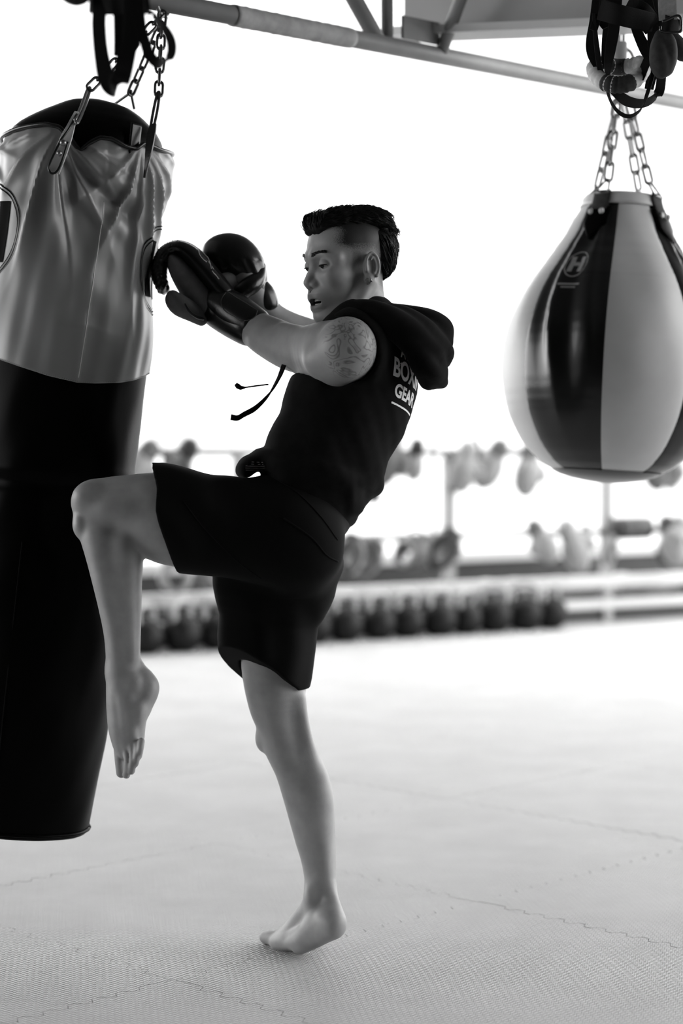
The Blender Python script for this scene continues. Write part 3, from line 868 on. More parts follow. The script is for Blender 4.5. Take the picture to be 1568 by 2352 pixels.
# hood: bunched folds behind the neck
hf = Field((-.04, 3.90, 1.24), (.33, 4.50, 1.56), 0.0032)
def T(*s): return [(P(a, b, d), r, r * q) for a, b, d, r, q in s]
K = .010
hf.tube(T((752, 748, 4.14, .012, 1), (776, 727, 4.10, .018, 1), (806, 711, 4.08, .022, 1.1), (840, 716, 4.07, .027, 1.2), (886, 730, 4.06, .030, 1.2), (944, 768, 4.07, .033, 1.2), (985, 814, 4.10, .033, 1.2), (1004, 843, 4.13, .024, 1.2)), k=K)
hf.tube(T((836, 704, 4.10, .014, 1.2), (880, 714, 4.10, .019, 1.3), (925, 734, 4.10, .030, 1.3), (970, 768, 4.11, .036, 1.3), (1006, 806, 4.14, .030, 1.3), (1018, 828, 4.17, .018, 1.3)), k=K)
hf.tube(T((850, 700, 4.22, .012, 1.5), (900, 712, 4.24, .016, 1.8), (950, 727, 4.22, .022, 1.8), (996, 746, 4.20, .026, 1.8), (1022, 762, 4.20, .022, 1.6), (1028, 782, 4.2, .014, 1.4)), k=K)
hf.tube(T((890, 752, 4.05, .016, 1), (945, 795, 4.06, .024, 1.1), (977, 838, 4.08, .029, 1.2), (991, 862, 4.12, .027, 1.2), (1002, 870, 4.16, .020, 1.3)), k=K)
hf.tube(T((948, 805, 4.07, .008, 1.2), (963, 846, 4.08, .015, 1.3), (976, 870, 4.11, .019, 1.4), (986, 882, 4.16, .014, 1.4)), k=K)
hf.tube(T((830, 700, 4.30, .014, 1.2), (790, 712, 4.32, .016, 1.2), (755, 745, 4.30, .014, 1)), k=K)
hf.ell(P(962, 788, 4.22), (.068, .12, .066), k=.02)
hf.ell(P(870, 745, 4.25), (.06, .12, .03), k=.02)
hf.tube([(P(836, 760, 4.215), .064, .066), (P(828, 690, 4.20), .060, .062), (P(822, 640, 4.20), .07, .07)], k=.004, op='sub')
def hfolds(x, y, z):
    a = x * .72 + z * .70; b = x * .70 - z * .72
    return .0034 * np.sin(95 * a + 2.5 * np.sin(20 * b + 14 * y) + 18 * y) * np.clip(.6 + np.sin(16 * b + 11 * y), 0, 1) * (x > .03)
hf.band(hfolds, .02)
v, q = hf.mesh(smooth=2)
link('hood', mesh_np('hood', v, q), M['black_cloth'], hoodie)

# drawstrings
def flat(px, d): return [tuple(P(a, b, d)) for a, b in px]
side_s = Vector((.55, -.3, .75))
link('drawstring', ribbon_mesh('drawstring', flat([(652, 838), (640, 868), (618, 905), (588, 936), (560, 952), (545, 960), (530, 958)], 4.16), [.014, .013, .013, .013, .012, .012, .013], .004, side_s), M['black_cloth'], hoodie)
me = join_vf([tube_vf([P(616, 883, 4.19), P(590, 886, 4.18), P(562, 890, 4.18)], .0017, 8), tube_vf([P(563, 890, 4.18), P(553, 891, 4.18), P(546, 887, 4.18), P(541, 882, 4.18)], [.002, .005, .006, .004], 8)])
link('drawstring', mesh_py('drawstring', *me), M['black_cloth'], hoodie)

# prints follow the cloth: each letter outline is laid onto the surface along one direction
from mathutils.bvhtree import BVHTree
def bvh(vs, qs): return BVHTree.FromPolygons([tuple(p) for p in vs], [tuple(int(i) for i in f) for f in qs])
def text_vf(body_, size, bold=0.0, grid=.004):
    cu = bpy.data.curves.new('print', 'FONT'); cu.body = body_; cu.size = size; cu.align_x = 'CENTER'; cu.align_y = 'CENTER'; cu.offset = bold; cu.resolution_u = 4
    o = bpy.data.objects.new('print', cu); COL.objects.link(o)
    me = bpy.data.meshes.new_from_object(o.evaluated_get(bpy.context.evaluated_depsgraph_get()))
    bpy.data.objects.remove(o); bpy.data.curves.remove(cu)
    bm = bmesh.new(); bm.from_mesh(me); bpy.data.meshes.remove(me)
    bmesh.ops.triangulate(bm, faces=bm.faces)
    for _ in range(4):
        es = [e for e in bm.edges if e.calc_length() > grid]
        if not es: break
        bmesh.ops.subdivide_edges(bm, edges=es, cuts=1); bmesh.ops.triangulate(bm, faces=bm.faces)
    V = [v.co.copy() for v in bm.verts]; F = [tuple(v.index for v in f.verts) for f in bm.faces]; bm.free()
    return V, F
def lay(vf, tree, origin, X, Y, dirn, lift=.0012):
    """Project flat art (x, y) onto a surface: start in front of it, travel along dirn."""
    V = []
    for v in vf[0]:
        p = origin + X * v.x + Y * v.y - dirn * .25
        h = tree.ray_cast(p, dirn, .5)
        if h[0] is None:
            h = tree.find_nearest(origin + X * v.x + Y * v.y)
        n = h[1] if h[1].dot(dirn) < 0 else -h[1]
        V.append(h[0] + n * lift)
    return V, vf[1]
ht = bvh(hov, hoq)
pd = (Vector((-.62, .78, 0))).normalized()                     # direction of view from behind the shoulder blades
PX = Vector((.76, .60, -.26)).normalized(); PY = Vector((.20, -.10, .97)).normalized()
def back_print(txt, size, px, py, bold, sx=1.0):
    V_, F_ = text_vf(txt, size, bold)
    for v in V_: v.x *= sx
    return lay((V_, F_), ht, P(px, py, 4.12), PX, PY, pd)
pr = [back_print('AV', .036, 930, 814, .0010, .8), back_print('BOXING', .058, 984, 868, .0018, .80), back_print('GEAR', .040, 944, 909, .0014, .95)]
def star_vf(r):
    pts = [Vector((math.sin(k * math.pi / 5) * (r if k % 2 == 0 else r * .42), math.cos(k * math.pi / 5) * (r if k % 2 == 0 else r * .42), 0)) for k in range(10)]
    return [Vector((0, 0, 0))] + pts, [(0, 1 + (k + 1) % 10, 1 + k) for k in range(10)]
pr.append(lay(star_vf(.006), ht, P(908, 838, 4.12), PX, PY, pd))
bar = ([Vector((i * .005 - .05, j * .004 + .0003 * math.sin(i * 2.2), 0)) for i in range(21) for j in (0, 1)], [(2 * i, 2 * i + 2, 2 * i + 3, 2 * i + 1) for i in range(20)])
pr.append(lay(bar, ht, P(940, 940, 4.12), PX, PY, pd))
link('back_print', mesh_py('back_print', *join_vf(pr), smooth=False), M['white_print'], hoodie)
# label on the front of the hem band
fd = Vector((.55, .83, 0)).normalized(); FX = Vector((.83, -.55, 0)); FY = Vector((.3, 0, .95)).normalized()
lab = []
for k in range(5):
    lab.append(lay(([Vector((-.017 + i * .004, -.014 + k * .0045 + j * .0013, 0)) for i in range(9) for j in (0, 1)], [(2 * i, 2 * i + 2, 2 * i + 3, 2 * i + 1) for i in range(8) if k < 3 or i in (2, 4, 6)]), ht, P(562, 1066, 4.06), FX, FY, fd))
link('hem_label', mesh_py('hem_label', *join_vf(lab), smooth=False), M['patch'], hoodie)

# ------------------------------------------------------------------ shorts
sh = Field((-.46, 3.88, .60), (.10, 4.52, 1.12), 0.0036)
thL = [LR(640, 1090, 650, 1350, 4.125, .9), LR(560, 1098, 568, 1332, 4.12, .95), LR(480, 1090, 488, 1323, 4.115, .96), LR(420, 1080, 440, 1318, 4.11, 1.0), LR(350, 1072, 398, 1308, 4.105, 1.0), LR(290, 1070, 350, 1300, 4.10, .98)]
hemL = plane(P(383, 1190, 4.10), (-.975, .03, -.20))
clipL = lambda X, Y, Z: hemL(X, Y, Z)
sh.tube(thL, k=.0, clip=clipL)
thR = [LR(520, 1260, 772, 1250, 4.24, .8), LR(487, 1335, 773, 1320, 4.25, .8), LR(504, 1410, 733, 1400, 4.27, .9), LR(500, 1482, 722, 1478, 4.28, 1.0), LR(516, 1545, 713, 1540, 4.28, 1.05), LR(524, 1610, 703, 1604, 4.28, 1.1), LR(530, 1680, 700, 1680, 4.28, 1.1)]
a_, b_, c_ = P(702, 1604, 4.24), P(574, 1512, 4.20), P(556, 1568, 4.38)
nR = (b_ - a_).cross(c_ - a_).normalized()
if nR.z > 0: nR = -nR
hemR = plane(a_, nR)
mid = P(640, 1560, 4.18); sag = lambda X, Y, Z: hemR(X, Y, Z) + 0
sh.tube(thR, k=.03, clip=sag)
sh.ell(P(698, 1215, 4.19), (.086, .150, .11), k=.03)
sh.ell(P(692, 1248, 4.13), (.092, .09, .105), k=.03)
sh.ell(P(690, 1300, 4.22), (.085, .12, .08), k=.03)
sh.tube(ring(696, 1172, .086, .140, .020, 0), k=.03, sub=3)
sh.ell(P(640, 1180, 4.18), (.10, .12, .085), k=.03)
def sfolds(x, y, z):
    b = x * .64 + z * .77; a = x * .77 - z * .64
    up = 1 / (1 + np.exp(-(z - .80) / .02))
    m = np.clip(.3 + np.sin(11 * a + 6 * y + .6) * .8, 0, 1)
    f = .0040 * up * m * (np.sin(60 * b + 2.0 * np.sin(12 * a + 4 * y) + 8 * y) - .6)
    f += .0030 * (1 - up) * (np.sin(75 * (x + .12 * z) + 2.2 * np.sin(15 * z) + 20 * y) - .6) * np.clip(.4 + np.sin(12 * z + 9 * x), 0, 1)
    return f
sh.band(sfolds, .02)
# hollow legs: the cloth stands off the thighs at the hems
nearL = plane(P(412, 1198, 4.10), (.975, -.03, .20))
sh.tube(leg_L[1:], k=.004, op='sub', grow=.0022, clip=nearL)
nearR = lambda X, Y, Z: hemR(X, Y, Z) * -1 - .035
sh.tube(leg_R, k=.004, op='sub', grow=.0035, clip=nearR)
v, q = sh.mesh(smooth=2)
shorts = link('shorts', mesh_np('shorts', v, q), M['shorts'], person)
stv, stq = v, q
stree = bvh(v, q)
# stitched side seam and pocket edge laid on the cloth
def seam(name, px, par, r=.0011, d=4.0, m='black_cloth', tree=None):
    pts = []
    for a, b in cr(px, 40):
        o = P(a, b, 3.6); h = tree.ray_cast(o, (o - CAM).normalized(), 1.5)
        if h[0] is not None: pts.append(h[0] + (CAM - h[0]).normalized() * .0004)
    if len(pts) > 3: link(name, tube_mesh(name, pts, r, 6), M[m], par)
seam('side_seam', [(420, 1150), (470, 1215), (540, 1285), (600, 1330)], shorts, tree=stree)
seam('pocket_edge', [(600, 1080), (680, 1130), (735, 1185), (775, 1240)], shorts, r=.0018, tree=stree)
seam('pocket_edge', [(650, 1190), (715, 1235), (750, 1275), (776, 1290)], shorts, r=.0022, tree=stree)

# ------------------------------------------------------------------ boxing gloves
def field_part(name, fl, m, par, smooth=2):
    v, q = fl.mesh(smooth); return link(name, mesh_np(name, v, q), m, par), v, q
GD = 4.365
lo = np.array(tuple(P(340, 800, GD))) - np.array([.02, .10, .02]); hi = np.array(tuple(P(620, 530, GD))) + np.array([.02, .10, .02])
g = Field(lo, hi, .0026)
W = 50
back = [ST(516, 676, GD, 24, W), ST(488, 643, GD, 26, W + 2), ST(458, 607, GD, 25, W + 4), ST(434, 583, GD, 23, W + 3), ST(408, 571, GD, 18.5, W), ST(382, 582, GD, 18, W - 2), ST(368, 608, GD, 18.5, W - 5), ST(367, 638, GD, 17.5, W - 9), ST(374, 661, GD, 15.5, W - 14)]
def pleats(X, Y, Z):
    c = P(405, 600, GD); an = np.arctan2(Z - c.z, X - c.x)
    m_ = np.clip((X < c.x + .012).astype(np.float32) * (an > .6), 0, 1) + (X < c.x) * (an < -1.8)
    return .0016 * np.sin(an * 46) * np.clip(m_, 0, 1) + .0006 * np.sin(Y * 260)
g.tube(back, k=0, disp=pleats)
gl, gv, gq = field_part('boxing_glove', g, M['black_leather'], person)
tag(gl, None)
gl['label'] = 'black glove on the near hand with grey palm and thumb'
g2 = Field(lo, hi, .0026)
g2.tube([ST(486, 712, GD, 30, 42), ST(458, 684, GD, 32, W - 3), ST(432, 648, GD, 30, W - 1), ST(410, 615, GD, 24, W - 2), ST(398, 596, GD, 14, W - 6)], k=0)
field_part('palm_panel', g2, M['grey_leather'], gl)
g3 = Field(lo - np.array([0, .05, 0]), hi, .0026)
TD = 4.315
g3.tube([ST(462, 735, TD + .02, 14, 18), ST(438, 716, TD + .01, 22, 24), ST(414, 702, TD, 25, 27), ST(400, 690, TD, 21, 25), ST(397, 682, TD, 16, 20)], k=0)
field_part('thumb', g3, M['grey_leather'], gl)
g4 = Field(lo, hi, .0026)
g4.tube([ST(478, 693, GD, 32, 36), ST(497, 707, GD, 43, 46), ST(530, 728, GD - .022, 45, 46), ST(562, 747, GD - .045, 44, 45), ST(573, 753.5, GD - .053, 42, 43), ST(577, 756, GD - .056, 39, 39)], k=0)
_, cv, cq = field_part('cuff', g4, M['black_leather'], gl)
g5 = Field(lo, hi, .0022)
cut = plane(P(520, 700, GD - .045), (0.25, 1, -.45))
g5.tube([ST(506, 700, GD - .008, 42, 46), ST(532, 716, GD - .024, 47, 49), ST(562, 735, GD - .044, 46, 48), ST(581, 746, GD - .056, 43, 46)], k=0, clip=plane(P(540, 725, GD - .03), (-.30, .55, -.75)))
strap_ob, sv_, sq_ = field_part('wrist_strap', g5, M['black_leather'], gl)
gt = bvh(gv, gq)
vd = (P(470, 590, 4.3) - CAM).normalized()
arc = lambda r0, r1, a0, a1, n=18, ex=.8: ([Vector((r * math.cos(t) * ex, r * math.sin(t), 0)) for t in np.linspace(a0, a1, n) for r in (r0, r1)], [(2 * i, 2 * i + 2, 2 * i + 3, 2 * i + 1) for i in range(n - 1)])
def trace(paths, tree, r, lift=.0006):
    out = []
    for px in paths:
        pts = []
        for a_, b_ in cr(np.array(px, dtype=float), 18):
            o = P(a_, b_, 3.6); h = tree.ray_cast(o, (o - CAM).normalized(), 1.5)
            if h[0] is not None: pts.append(h[0] + (CAM - h[0]).normalized() * lift)
        if len(pts) > 2: out.append(tube_vf(pts, r, 5))
    return join_vf(out)
pp = [[(455, 573), (458, 584), (465, 594), (474, 602)], [(457, 571), (466, 577), (474, 586), (480, 598)], [(476, 590), (480, 598), (483, 608), (485, 617)], [(478, 600), (482, 606)], [(487, 612), (490, 618)],
      [(487, 622), (492, 628), (497, 633)], [(490, 627), (496, 633), (501, 638)], [(499, 638), (503, 641)]]
link('glove_print', mesh_py('glove_print', *trace(pp, gt, .0009)), M['white_print'], gl)
st5 = bvh(np.vstack([cv, sv_]), np.vstack([cq, sq_ + len(cv)]))
link('strap_piping', mesh_py('strap_piping', *trace([[(484, 667), (500, 664), (516, 666), (526, 672), (545, 684), (570, 699), (591, 713)], [(591, 714), (586, 726), (574, 734), (560, 737)], [(518, 672), (510, 684), (508, 698), (516, 714), (536, 726), (558, 737)]], st5, .0010)), M['glove_mid'], gl)
link('thumb_tether', tube_mesh('thumb_tether', [P(424, 697, TD - .035), P(436, 716, TD - .03), P(452, 728, TD - .02), P(468, 733, TD - .01)], [.002, .0035, .004, .003], 8, 16), M['black_leather'], gl)

FD = 4.44
lo = np.array(tuple(P(440, 740, FD))) - np.array([.02, .11, .02]); hi = np.array(tuple(P(650, 520, FD))) + np.array([.02, .11, .02])
r_ = Field(lo, hi, .0026)
r_.tube([ST(494, 588, FD, 33, 40), ST(512, 588, FD, 50, 52), ST(536, 597, FD, 59, 58), ST(562, 620, FD, 50, 54), ST(580, 648, FD, 34, 46), ST(592, 672, FD, 24, 36)], k=0,
        disp=lambda X, Y, Z: .0012 * np.sin(230 * X + 120 * Z + 60 * Y) * (Z < P(0, 600, FD).z) )
r_.ell(P(520, 632, FD - .075), (.030, .035, .016), k=.012, op='sub')
g_far, fv, fq = field_part('boxing_glove', r_, M['black_leather'], person)
g_far['label'] = 'black glove on the far hand, held higher'
r2 = Field(lo - np.array([0, .03, 0]), hi, .0026)
r2.tube([ST(540, 678, FD - .05, 12, 14), ST(556, 668, FD - .055, 19, 20), ST(576, 655, FD - .05, 22, 22), ST(592, 640, FD - .03, 18, 20), ST(598, 615, FD - .01, 14, 16)], k=0)
field_part('thumb', r2, M['black_leather'], g_far)
r3 = Field(lo, hi, .0026)
r3.ell(P(528, 650, FD - .015), (.040, .035, .036), k=0)
field_part('palm_panel', r3, M['light_vinyl'], g_far)
r4 = Field(lo, hi, .0026)
r4.tube([ST(588, 662, FD + .005, 30, 34), ST(602, 678, FD + .005, 31, 35), ST(613, 696, FD + .005, 27, 31), ST(617, 703, FD + .005, 22, 26)], k=0)
field_part('cuff', r4, M['black_leather'], g_far)
# ------------------------------------------------------------------ overhead rig
rig = empty('overhead_rig', P(900, 60, 3.9))
tag(rig, 'grey tubular steel rig crossing overhead, partly wrapped in tape', 'rig')
rA, rB = P(250, -20, 4.28), P(1700, 262, 6.3)
tA = rA + (rB - rA) * -.25
rdir = (rB - rA).normalized()
link('tube', tube_mesh('tube', [tA, rB], .0235, 20), M['rig'], rig)
def on_rig(px):
    lo_, hi_ = 0.0, 1.0
    for _ in range(40):
        t = (lo_ + hi_) / 2; p = rA + (rB - rA) * t; q = p - CAM
        x_ = CX + FOC * q.x / q.dot(FWD)
        if x_ < px: lo_ = t
        else: hi_ = t
    return rA + (rB - rA) * t
tp = [on_rig(x_) for x_ in np.linspace(533, 806, 40)]
link('tape_wrap', mesh_py('tape_wrap', *tube_vf(tp, [.0262 + .0012 * math.sin(i * 1.9) * random.random() for i in range(40)], 20)), M['tape'], rig)
def to_roof(a, b, z=4.615):
    """Carry a strut on in its own direction until it meets the roof."""
    a, b = Vector(a), Vector(b); return a + (b - a) * ((z - a.z) / (b.z - a.z))
j = on_rig(890)
link('brace', tube_mesh('brace', [j + Vector((-.02, 0, .0)), to_roof(j + Vector((-.02, 0, .0)), P(770, -80, 5.0))], .0225, 18), M['rig'], rig)
link('brace', tube_mesh('brace', [j + Vector((.0, .03, .0)), to_roof(j + Vector((.0, .03, .0)), P(888, -120, 5.05))], .0165, 18), M['rig'], rig)
link('gusset', mesh_py('gusset', *box_vf(on_rig(965) + Vector((0, -.012, .055)), .075, .004, .030, rdir, rdir.cross(Zv).normalized(), Zv), smooth=False), M['rig'], rig)
link('brace', tube_mesh('brace', [on_rig(1010), to_roof(on_rig(1010), on_rig(1010) + Vector((.16, -.30, .42)))], .018, 16), M['rig'], rig)

panel = empty('sign_board', P(1240, 20, 5.3))
tag(panel, 'plain grey board hung under the roof behind the rig, pale lower edge', 'board')
pa, pb = P(919, 75, 5.25), P(1690, 43, 4.75)
pdir = pb - pa; pdir.z = 0; pl = pdir.length; pdir.normalize(); pn = Vector((-pdir.y, pdir.x, 0))
slope = (pb - pa).normalized()
up_ = Zv
V, F = box_vf((pa + pb) / 2 + Zv * .22 + pn * .05, pl / 2, .03, .22, slope, pn, Zv)
link('face_panel', mesh_py('face_panel', V, F, smooth=False), M['panel'], panel)
V, F = box_vf((pa + pb) / 2 - Zv * .010 - pn * .02, pl / 2 + .01, .06, .011, slope, pn, Zv)
link('bottom_rail', mesh_py('bottom_rail', V, F, smooth=False), M['trim'], panel)

for q in (.25, .75):
    p = pa.lerp(pb, q) + pn * .05 + Zv * .43
    link('hanger_rod', tube_mesh('hanger_rod', [p, Vector((p.x, p.y, 4.645))], .008, 10), M['rig'], panel)

# ------------------------------------------------------------------ storage rack
def rline(px, off=0.0, z=0.0):
    """Point on the rack's footprint line under picture column px, moved off metres away from the camera."""
    a = Vector((-1.15, 10.9, 0)); b = Vector((2.37, 13.0, 0)); dd = (b - a).normalized(); nn = Vector((-dd.y, dd.x, 0))
    a = a + nn * off; k = (px - CX) / FOC
    # solve x = k * depth
    t = (k * a.y - a.x) / (dd.x - k * dd.y)
    p = a + dd * t; p.z = z; return p
rk = empty('storage_rack', rline(1000)); tag(rk, 'long white steel rack of rails and posts along the low wall', 'rack')
ra, rb = rline(-250), rline(1900); rd = (rb - ra).normalized(); rnn = Vector((-rd.y, rd.x, 0)); rl = (rb - ra).length
def rail(z, h, w, name='rail', m='rack'):
    c = (ra + rb) / 2; c.z = z
    link(name, box_mesh(name, c, rl / 2, w / 2, h / 2, rd, rnn, Zv, bev=.006), M[m], rk)
rail(1.142, .044, .04); rail(.607, .040, .036); rail(.275, .075, .07, 'lower_rail', 'coping'); rail(.118, .055, .07, 'lower_rail', 'coping')
for px in (-120, 250, 548, 1030, 1392, 1740):
    p = rline(px); p.z = .575
    link('post', box_mesh('post', p + rnn * .0, .034, .034, .575, rd, rnn, Zv, bev=.006), M['rack'], rk)
ks = (ra + rb) / 2; ks.z = .045
struct(link('baseboard_back', box_mesh('baseboard_back', ks + rnn * .05, rl / 2, .05, .045, rd, rnn, Zv), M['wall_dark']))
pole = link('exercise_pole', tube_mesh('exercise_pole', [rline(997, .30, 0), rline(990, .34, 2.35)], .015, 10), M['pole'])
tag(pole, 'thin pale pole standing upright against the rack behind the hooded back', 'pole')

# ------------------------------------------------------------------ things hung on the rack
def glove_meshes(h=.008):
    """A hanging boxing glove, wrist up, thumb to +x: shell and cuff strap."""
    f_ = Field((-.13, -.11, -.32), (.16, .11, .07), h)
    Yx = (1, 0, 0)
    f_.tube([((0, 0, -.03), .056, .05, Yx), ((0, 0, -.08), .066, .056, Yx), ((-.004, 0, -.14), .086, .07, Yx), ((-.004, .01, -.20), .080, .068, Yx), ((0, .012, -.232), .056, .052, Yx)], k=0)
    f_.tube([((.055, -.02, -.09), .026, .028, Yx), ((.088, -.025, -.125), .031, .031, Yx), ((.090, -.03, -.165), .027, .027, Yx)], k=.010)
    f_.band(lambda x, y, z: .002 * np.sin(120 * z) * (z < -.2), .02)
    v, q = f_.mesh(2); a = mesh_np('glove', v, q)
    f_ = Field((-.09, -.09, -.13), (.09, .09, .08), h)
    f_.tube([((0, 0, .0), .055, .05, Yx), ((0, 0, -.04), .061, .055, Yx), ((0, 0, -.052), .061, .055, Yx)], k=0)
    v, q = f_.mesh(1); b = mesh_np('cuff', v, q)
    return a, b
GA, GB = glove_meshes()
def headguard_meshes(h=.009):
    f_ = Field((-.15, -.15, -.30), (.15, .15, .02), h)
    f_.ell((0, 0, -.14), (.115, .125, .125), k=0)
    f_.ell((0, .02, -.16), (.085, .10, .11), k=.02, op='sub')
    f_.ell((0, -.12, -.15), (.060, .07, .075), k=.02, op='sub')
    v, q = f_.mesh(2); a = mesh_np('shell', v, q)
    pts = [(.068 * math.cos(t), -.118 + .018 * abs(math.cos(t)), -.15 + .083 * math.sin(t)) for t in np.linspace(0, 2 * math.pi, 22)]
    b = tube_mesh('face_rim', pts, .013, 10)
    c = ribbon_mesh('chin_strap', [(-.07, 0, -.03), (-.03, -.01, .012), (.03, -.01, .012), (.07, 0, -.03)], .03, .006, (0, 1, 0), res=14)
    return a, b, c
HA_, HB_, HC_ = headguard_meshes()
def mitt_meshes(h=.008):
    f_ = Field((-.13, -.08, -.30), (.13, .08, .02), h)
    f_.tube([((0, 0, -.03), .06, .03, (1, 0, 0)), ((0, 0, -.09), .088, .036, (1, 0, 0)), ((0, 0, -.17), .098, .038, (1, 0, 0)), ((0, .0, -.235), .075, .034, (1, 0, 0)), ((0, 0, -.258), .04, .026, (1, 0, 0))], k=0)
    v, q = f_.mesh(2); a = mesh_np('pad', v, q)
    pts = [(.097 * math.cos(t) * (1 if math.sin(t) > 0 else .92), -.012, -.150 + .112 * math.sin(t)) for t in np.linspace(0, 2 * math.pi, 24)]
    b = tube_mesh('piping', pts, .014, 8)
    c = mesh_py('target_patch', [(.05 * math.cos(t), -.042 + .0 * t, -.155 + .06 * math.sin(t)) for t in np.linspace(0, 2 * math.pi, 20)[:-1]] + [(.05 * math.cos(t), -.034, -.155 + .06 * math.sin(t)) for t in np.linspace(0, 2 * math.pi, 20)[:-1]],
                [tuple(range(19))] + [(i, (i + 1) % 19, 19 + (i + 1) % 19, 19 + i) for i in range(19)])
    return a, b, c
MA_, MB_, MC_ = mitt_meshes()
def child(name, me, m, root):
    me2 = me.copy() if me.users and me.materials and me.materials[0] != m else me
    if not me2.materials: me2.materials.append(m)
    else: me2.materials[0] = m
    o = bpy.data.objects.new(name, me2); COL.objects.link(o); o.parent = root; return o
def hung(kind, p, yaw, roll, sc, label, group, tones):
    root = empty({'g': 'hanging_glove', 'h': 'head_guard', 'm': 'punch_mitt'}[kind], p)
    root.rotation_euler = (math.radians(random.uniform(-6, 6)), math.radians(roll), math.radians(yaw)); sc = sc * (1.12 if kind == 'g' else 1.0); root.scale = (sc, sc, sc)
    tag(root, label, {'g': 'glove', 'h': 'head guard', 'm': 'punch mitt'}[kind], group)
    if kind == 'g': child('shell', GA, M[tones[0]], root); child('cuff', GB, M[tones[1]], root)
    if kind == 'h': child('shell', HA_, M[tones[0]], root); child('face_rim', HB_, M[tones[1]], root); child('chin_strap', HC_, M['glove_dark'], root)
    if kind == 'm': child('pad', MA_, M[tones[0]], root); child('piping', MB_, M[tones[1]], root); child('target_patch', MC_, M['glove_mid'], root)
    return root
L_, D_, G_ = 'glove_light', 'glove_dark', 'glove_mid'
UG, MG, LG = 'gloves and guards on the top rail', 'pads and guards on the middle rail', 'gloves along the bottom beam'
hang = [
    # kind, px, z of the hanging point, offset, yaw, roll, scale, tones, label, group
    ('g', 346, 1.17, -.09, 20, 34, .95, (L_, G_), 'pale glove on the top rail, next to the heavy bag', UG),
    ('m', 384, 1.15, -.09, 30, -30, .8, (G_, L_), 'grey mitt with pale edge on the top rail, second from the heavy bag', UG),
    ('g', 436, 1.18, -.09, -30, 32, .95, (G_, D_), 'grey glove with black cuff on the top rail above the lifted thigh', UG),
    ('g', 905, 1.26, -.10, 10, 20, 1.15, (G_, L_), 'big tilted grey glove on the top rail behind the fighter’s back', UG),
    ('g', 958, 1.19, -.12, -70, 28, .8, (L_, D_), 'pale glove with black cuff on the top rail, just left of the thin pole', UG),
    ('g', 1074, 1.17, -.09, 15, 12, .92, (L_, L_), 'pale glove with a black strap on the top rail, right of the rack post', UG),
    ('g', 1148, 1.18, -.09, 190, -28, .95, (L_, G_), 'pale glove leaning left on the top rail, second right of the rack post', UG),
    ('g', 1216, 1.16, -.09, 40, 8, .98, (L_, G_), 'pale glove on the top rail, touching the outline of the teardrop bag', UG),
    ('g', 1498, 1.16, -.09, 20, -10, .9, (G_, D_), 'grey glove on the top rail under the right side of the teardrop bag', UG),
    ('g', 1552, 1.16, -.09, -40, 14, .9, (L_, D_), 'pale glove with black cuff on the top rail at the edge of the photo', UG),
    ('h', 402, .56, -.12, 10, 0, .92, (L_, L_), 'white head guard hanging below the hem of the lifted leg', MG),
    ('g', 470, .62, -.12, 60, -16, .95, (L_, G_), 'pale glove beside the white head guard, at the shorts', MG),
    ('m', 812, .65, -.10, 25, 14, 1.0, (D_, L_), 'black mitt with white piping, nearest to the fighter’s shorts', MG),
    ('m', 872, .60, -.10, -20, 36, 1.0, (G_, L_), 'tilted grey mitt with pale piping, second from the shorts', MG),
    ('h', 962, .64, -.10, -35, 20, .95, (G_, L_), 'grey head guard with white face rim left of the rack post', MG),
    ('m', 1046, .66, -.14, 15, 30, 1.12, (D_, L_), 'large round dark mitt with pale rim in front of the rack post', MG),
    ('g', 1226, .66, -.10, 160, 30, .85, (L_, G_), 'pale glove tilted on the middle rail, below the teardrop bag', MG),
    ('g', 1300, .65, -.12, 20, -24, 1.0, (L_, L_), 'large pale glove on the middle rail, left of the right rack post', MG),
    ('m', 1346, .67, -.10, 70, 14, .95, (G_, L_), 'narrow grey mitt turned edge on, touching the right rack post', MG),
    ('m', 1412, .60, -.10, 60, 30, .85, (G_, L_), 'grey mitt under the black roll, right of the rack post', MG),
    ('g', 1530, .66, -.10, -50, -26, 1.0, (L_, D_), 'pale glove with black cuff on the middle rail at the photo edge', MG),
    ('g', 1562, .66, -.10, 30, 20, 1.0, (D_, L_), 'black glove on the middle rail at the very photo edge', MG),
]
for kind, px, z, off, yaw, roll, sc, tones, lab_, grp in hang:
    hung(kind, rline(px, off, z), yaw, roll, sc, lab_, grp, tones)
# the strap of the pale glove right of the post
st_ = rline(1098, -.10, 1.20)
so = link('hand_wrap', ribbon_mesh('hand_wrap', [st_ + Vector((-.03, 0, .04)), st_ + Vector((.0, 0, .0)), st_ + Vector((.012, 0, -.05)), st_ + Vector((.0, 0, -.10))], .035, .008, rnn), M['glove_dark'])
tag(so, 'short black wrap hooked over the top rail right of the rack post', 'hand wrap')
# gloves lying on the bottom beam
for px, yaw, sc, t, lab_ in ((1350, 80, .9, L_, 'white glove lying on the bottom beam, left of the right rack post'), (1412, 100, .8, L_, 'white glove lying on the bottom beam, just right of the rack post'),
                             (1492, 60, .95, L_, 'white glove lying on the bottom beam, second right of the rack post'), (1546, 110, .9, L_, 'white glove lying on the bottom beam near the photo edge')):
    o = hung('g', rline(px, .12, .22), yaw, 90, sc, lab_, LG, (t, L_))
    o.rotation_euler = (math.radians(90), 0, math.radians(yaw))
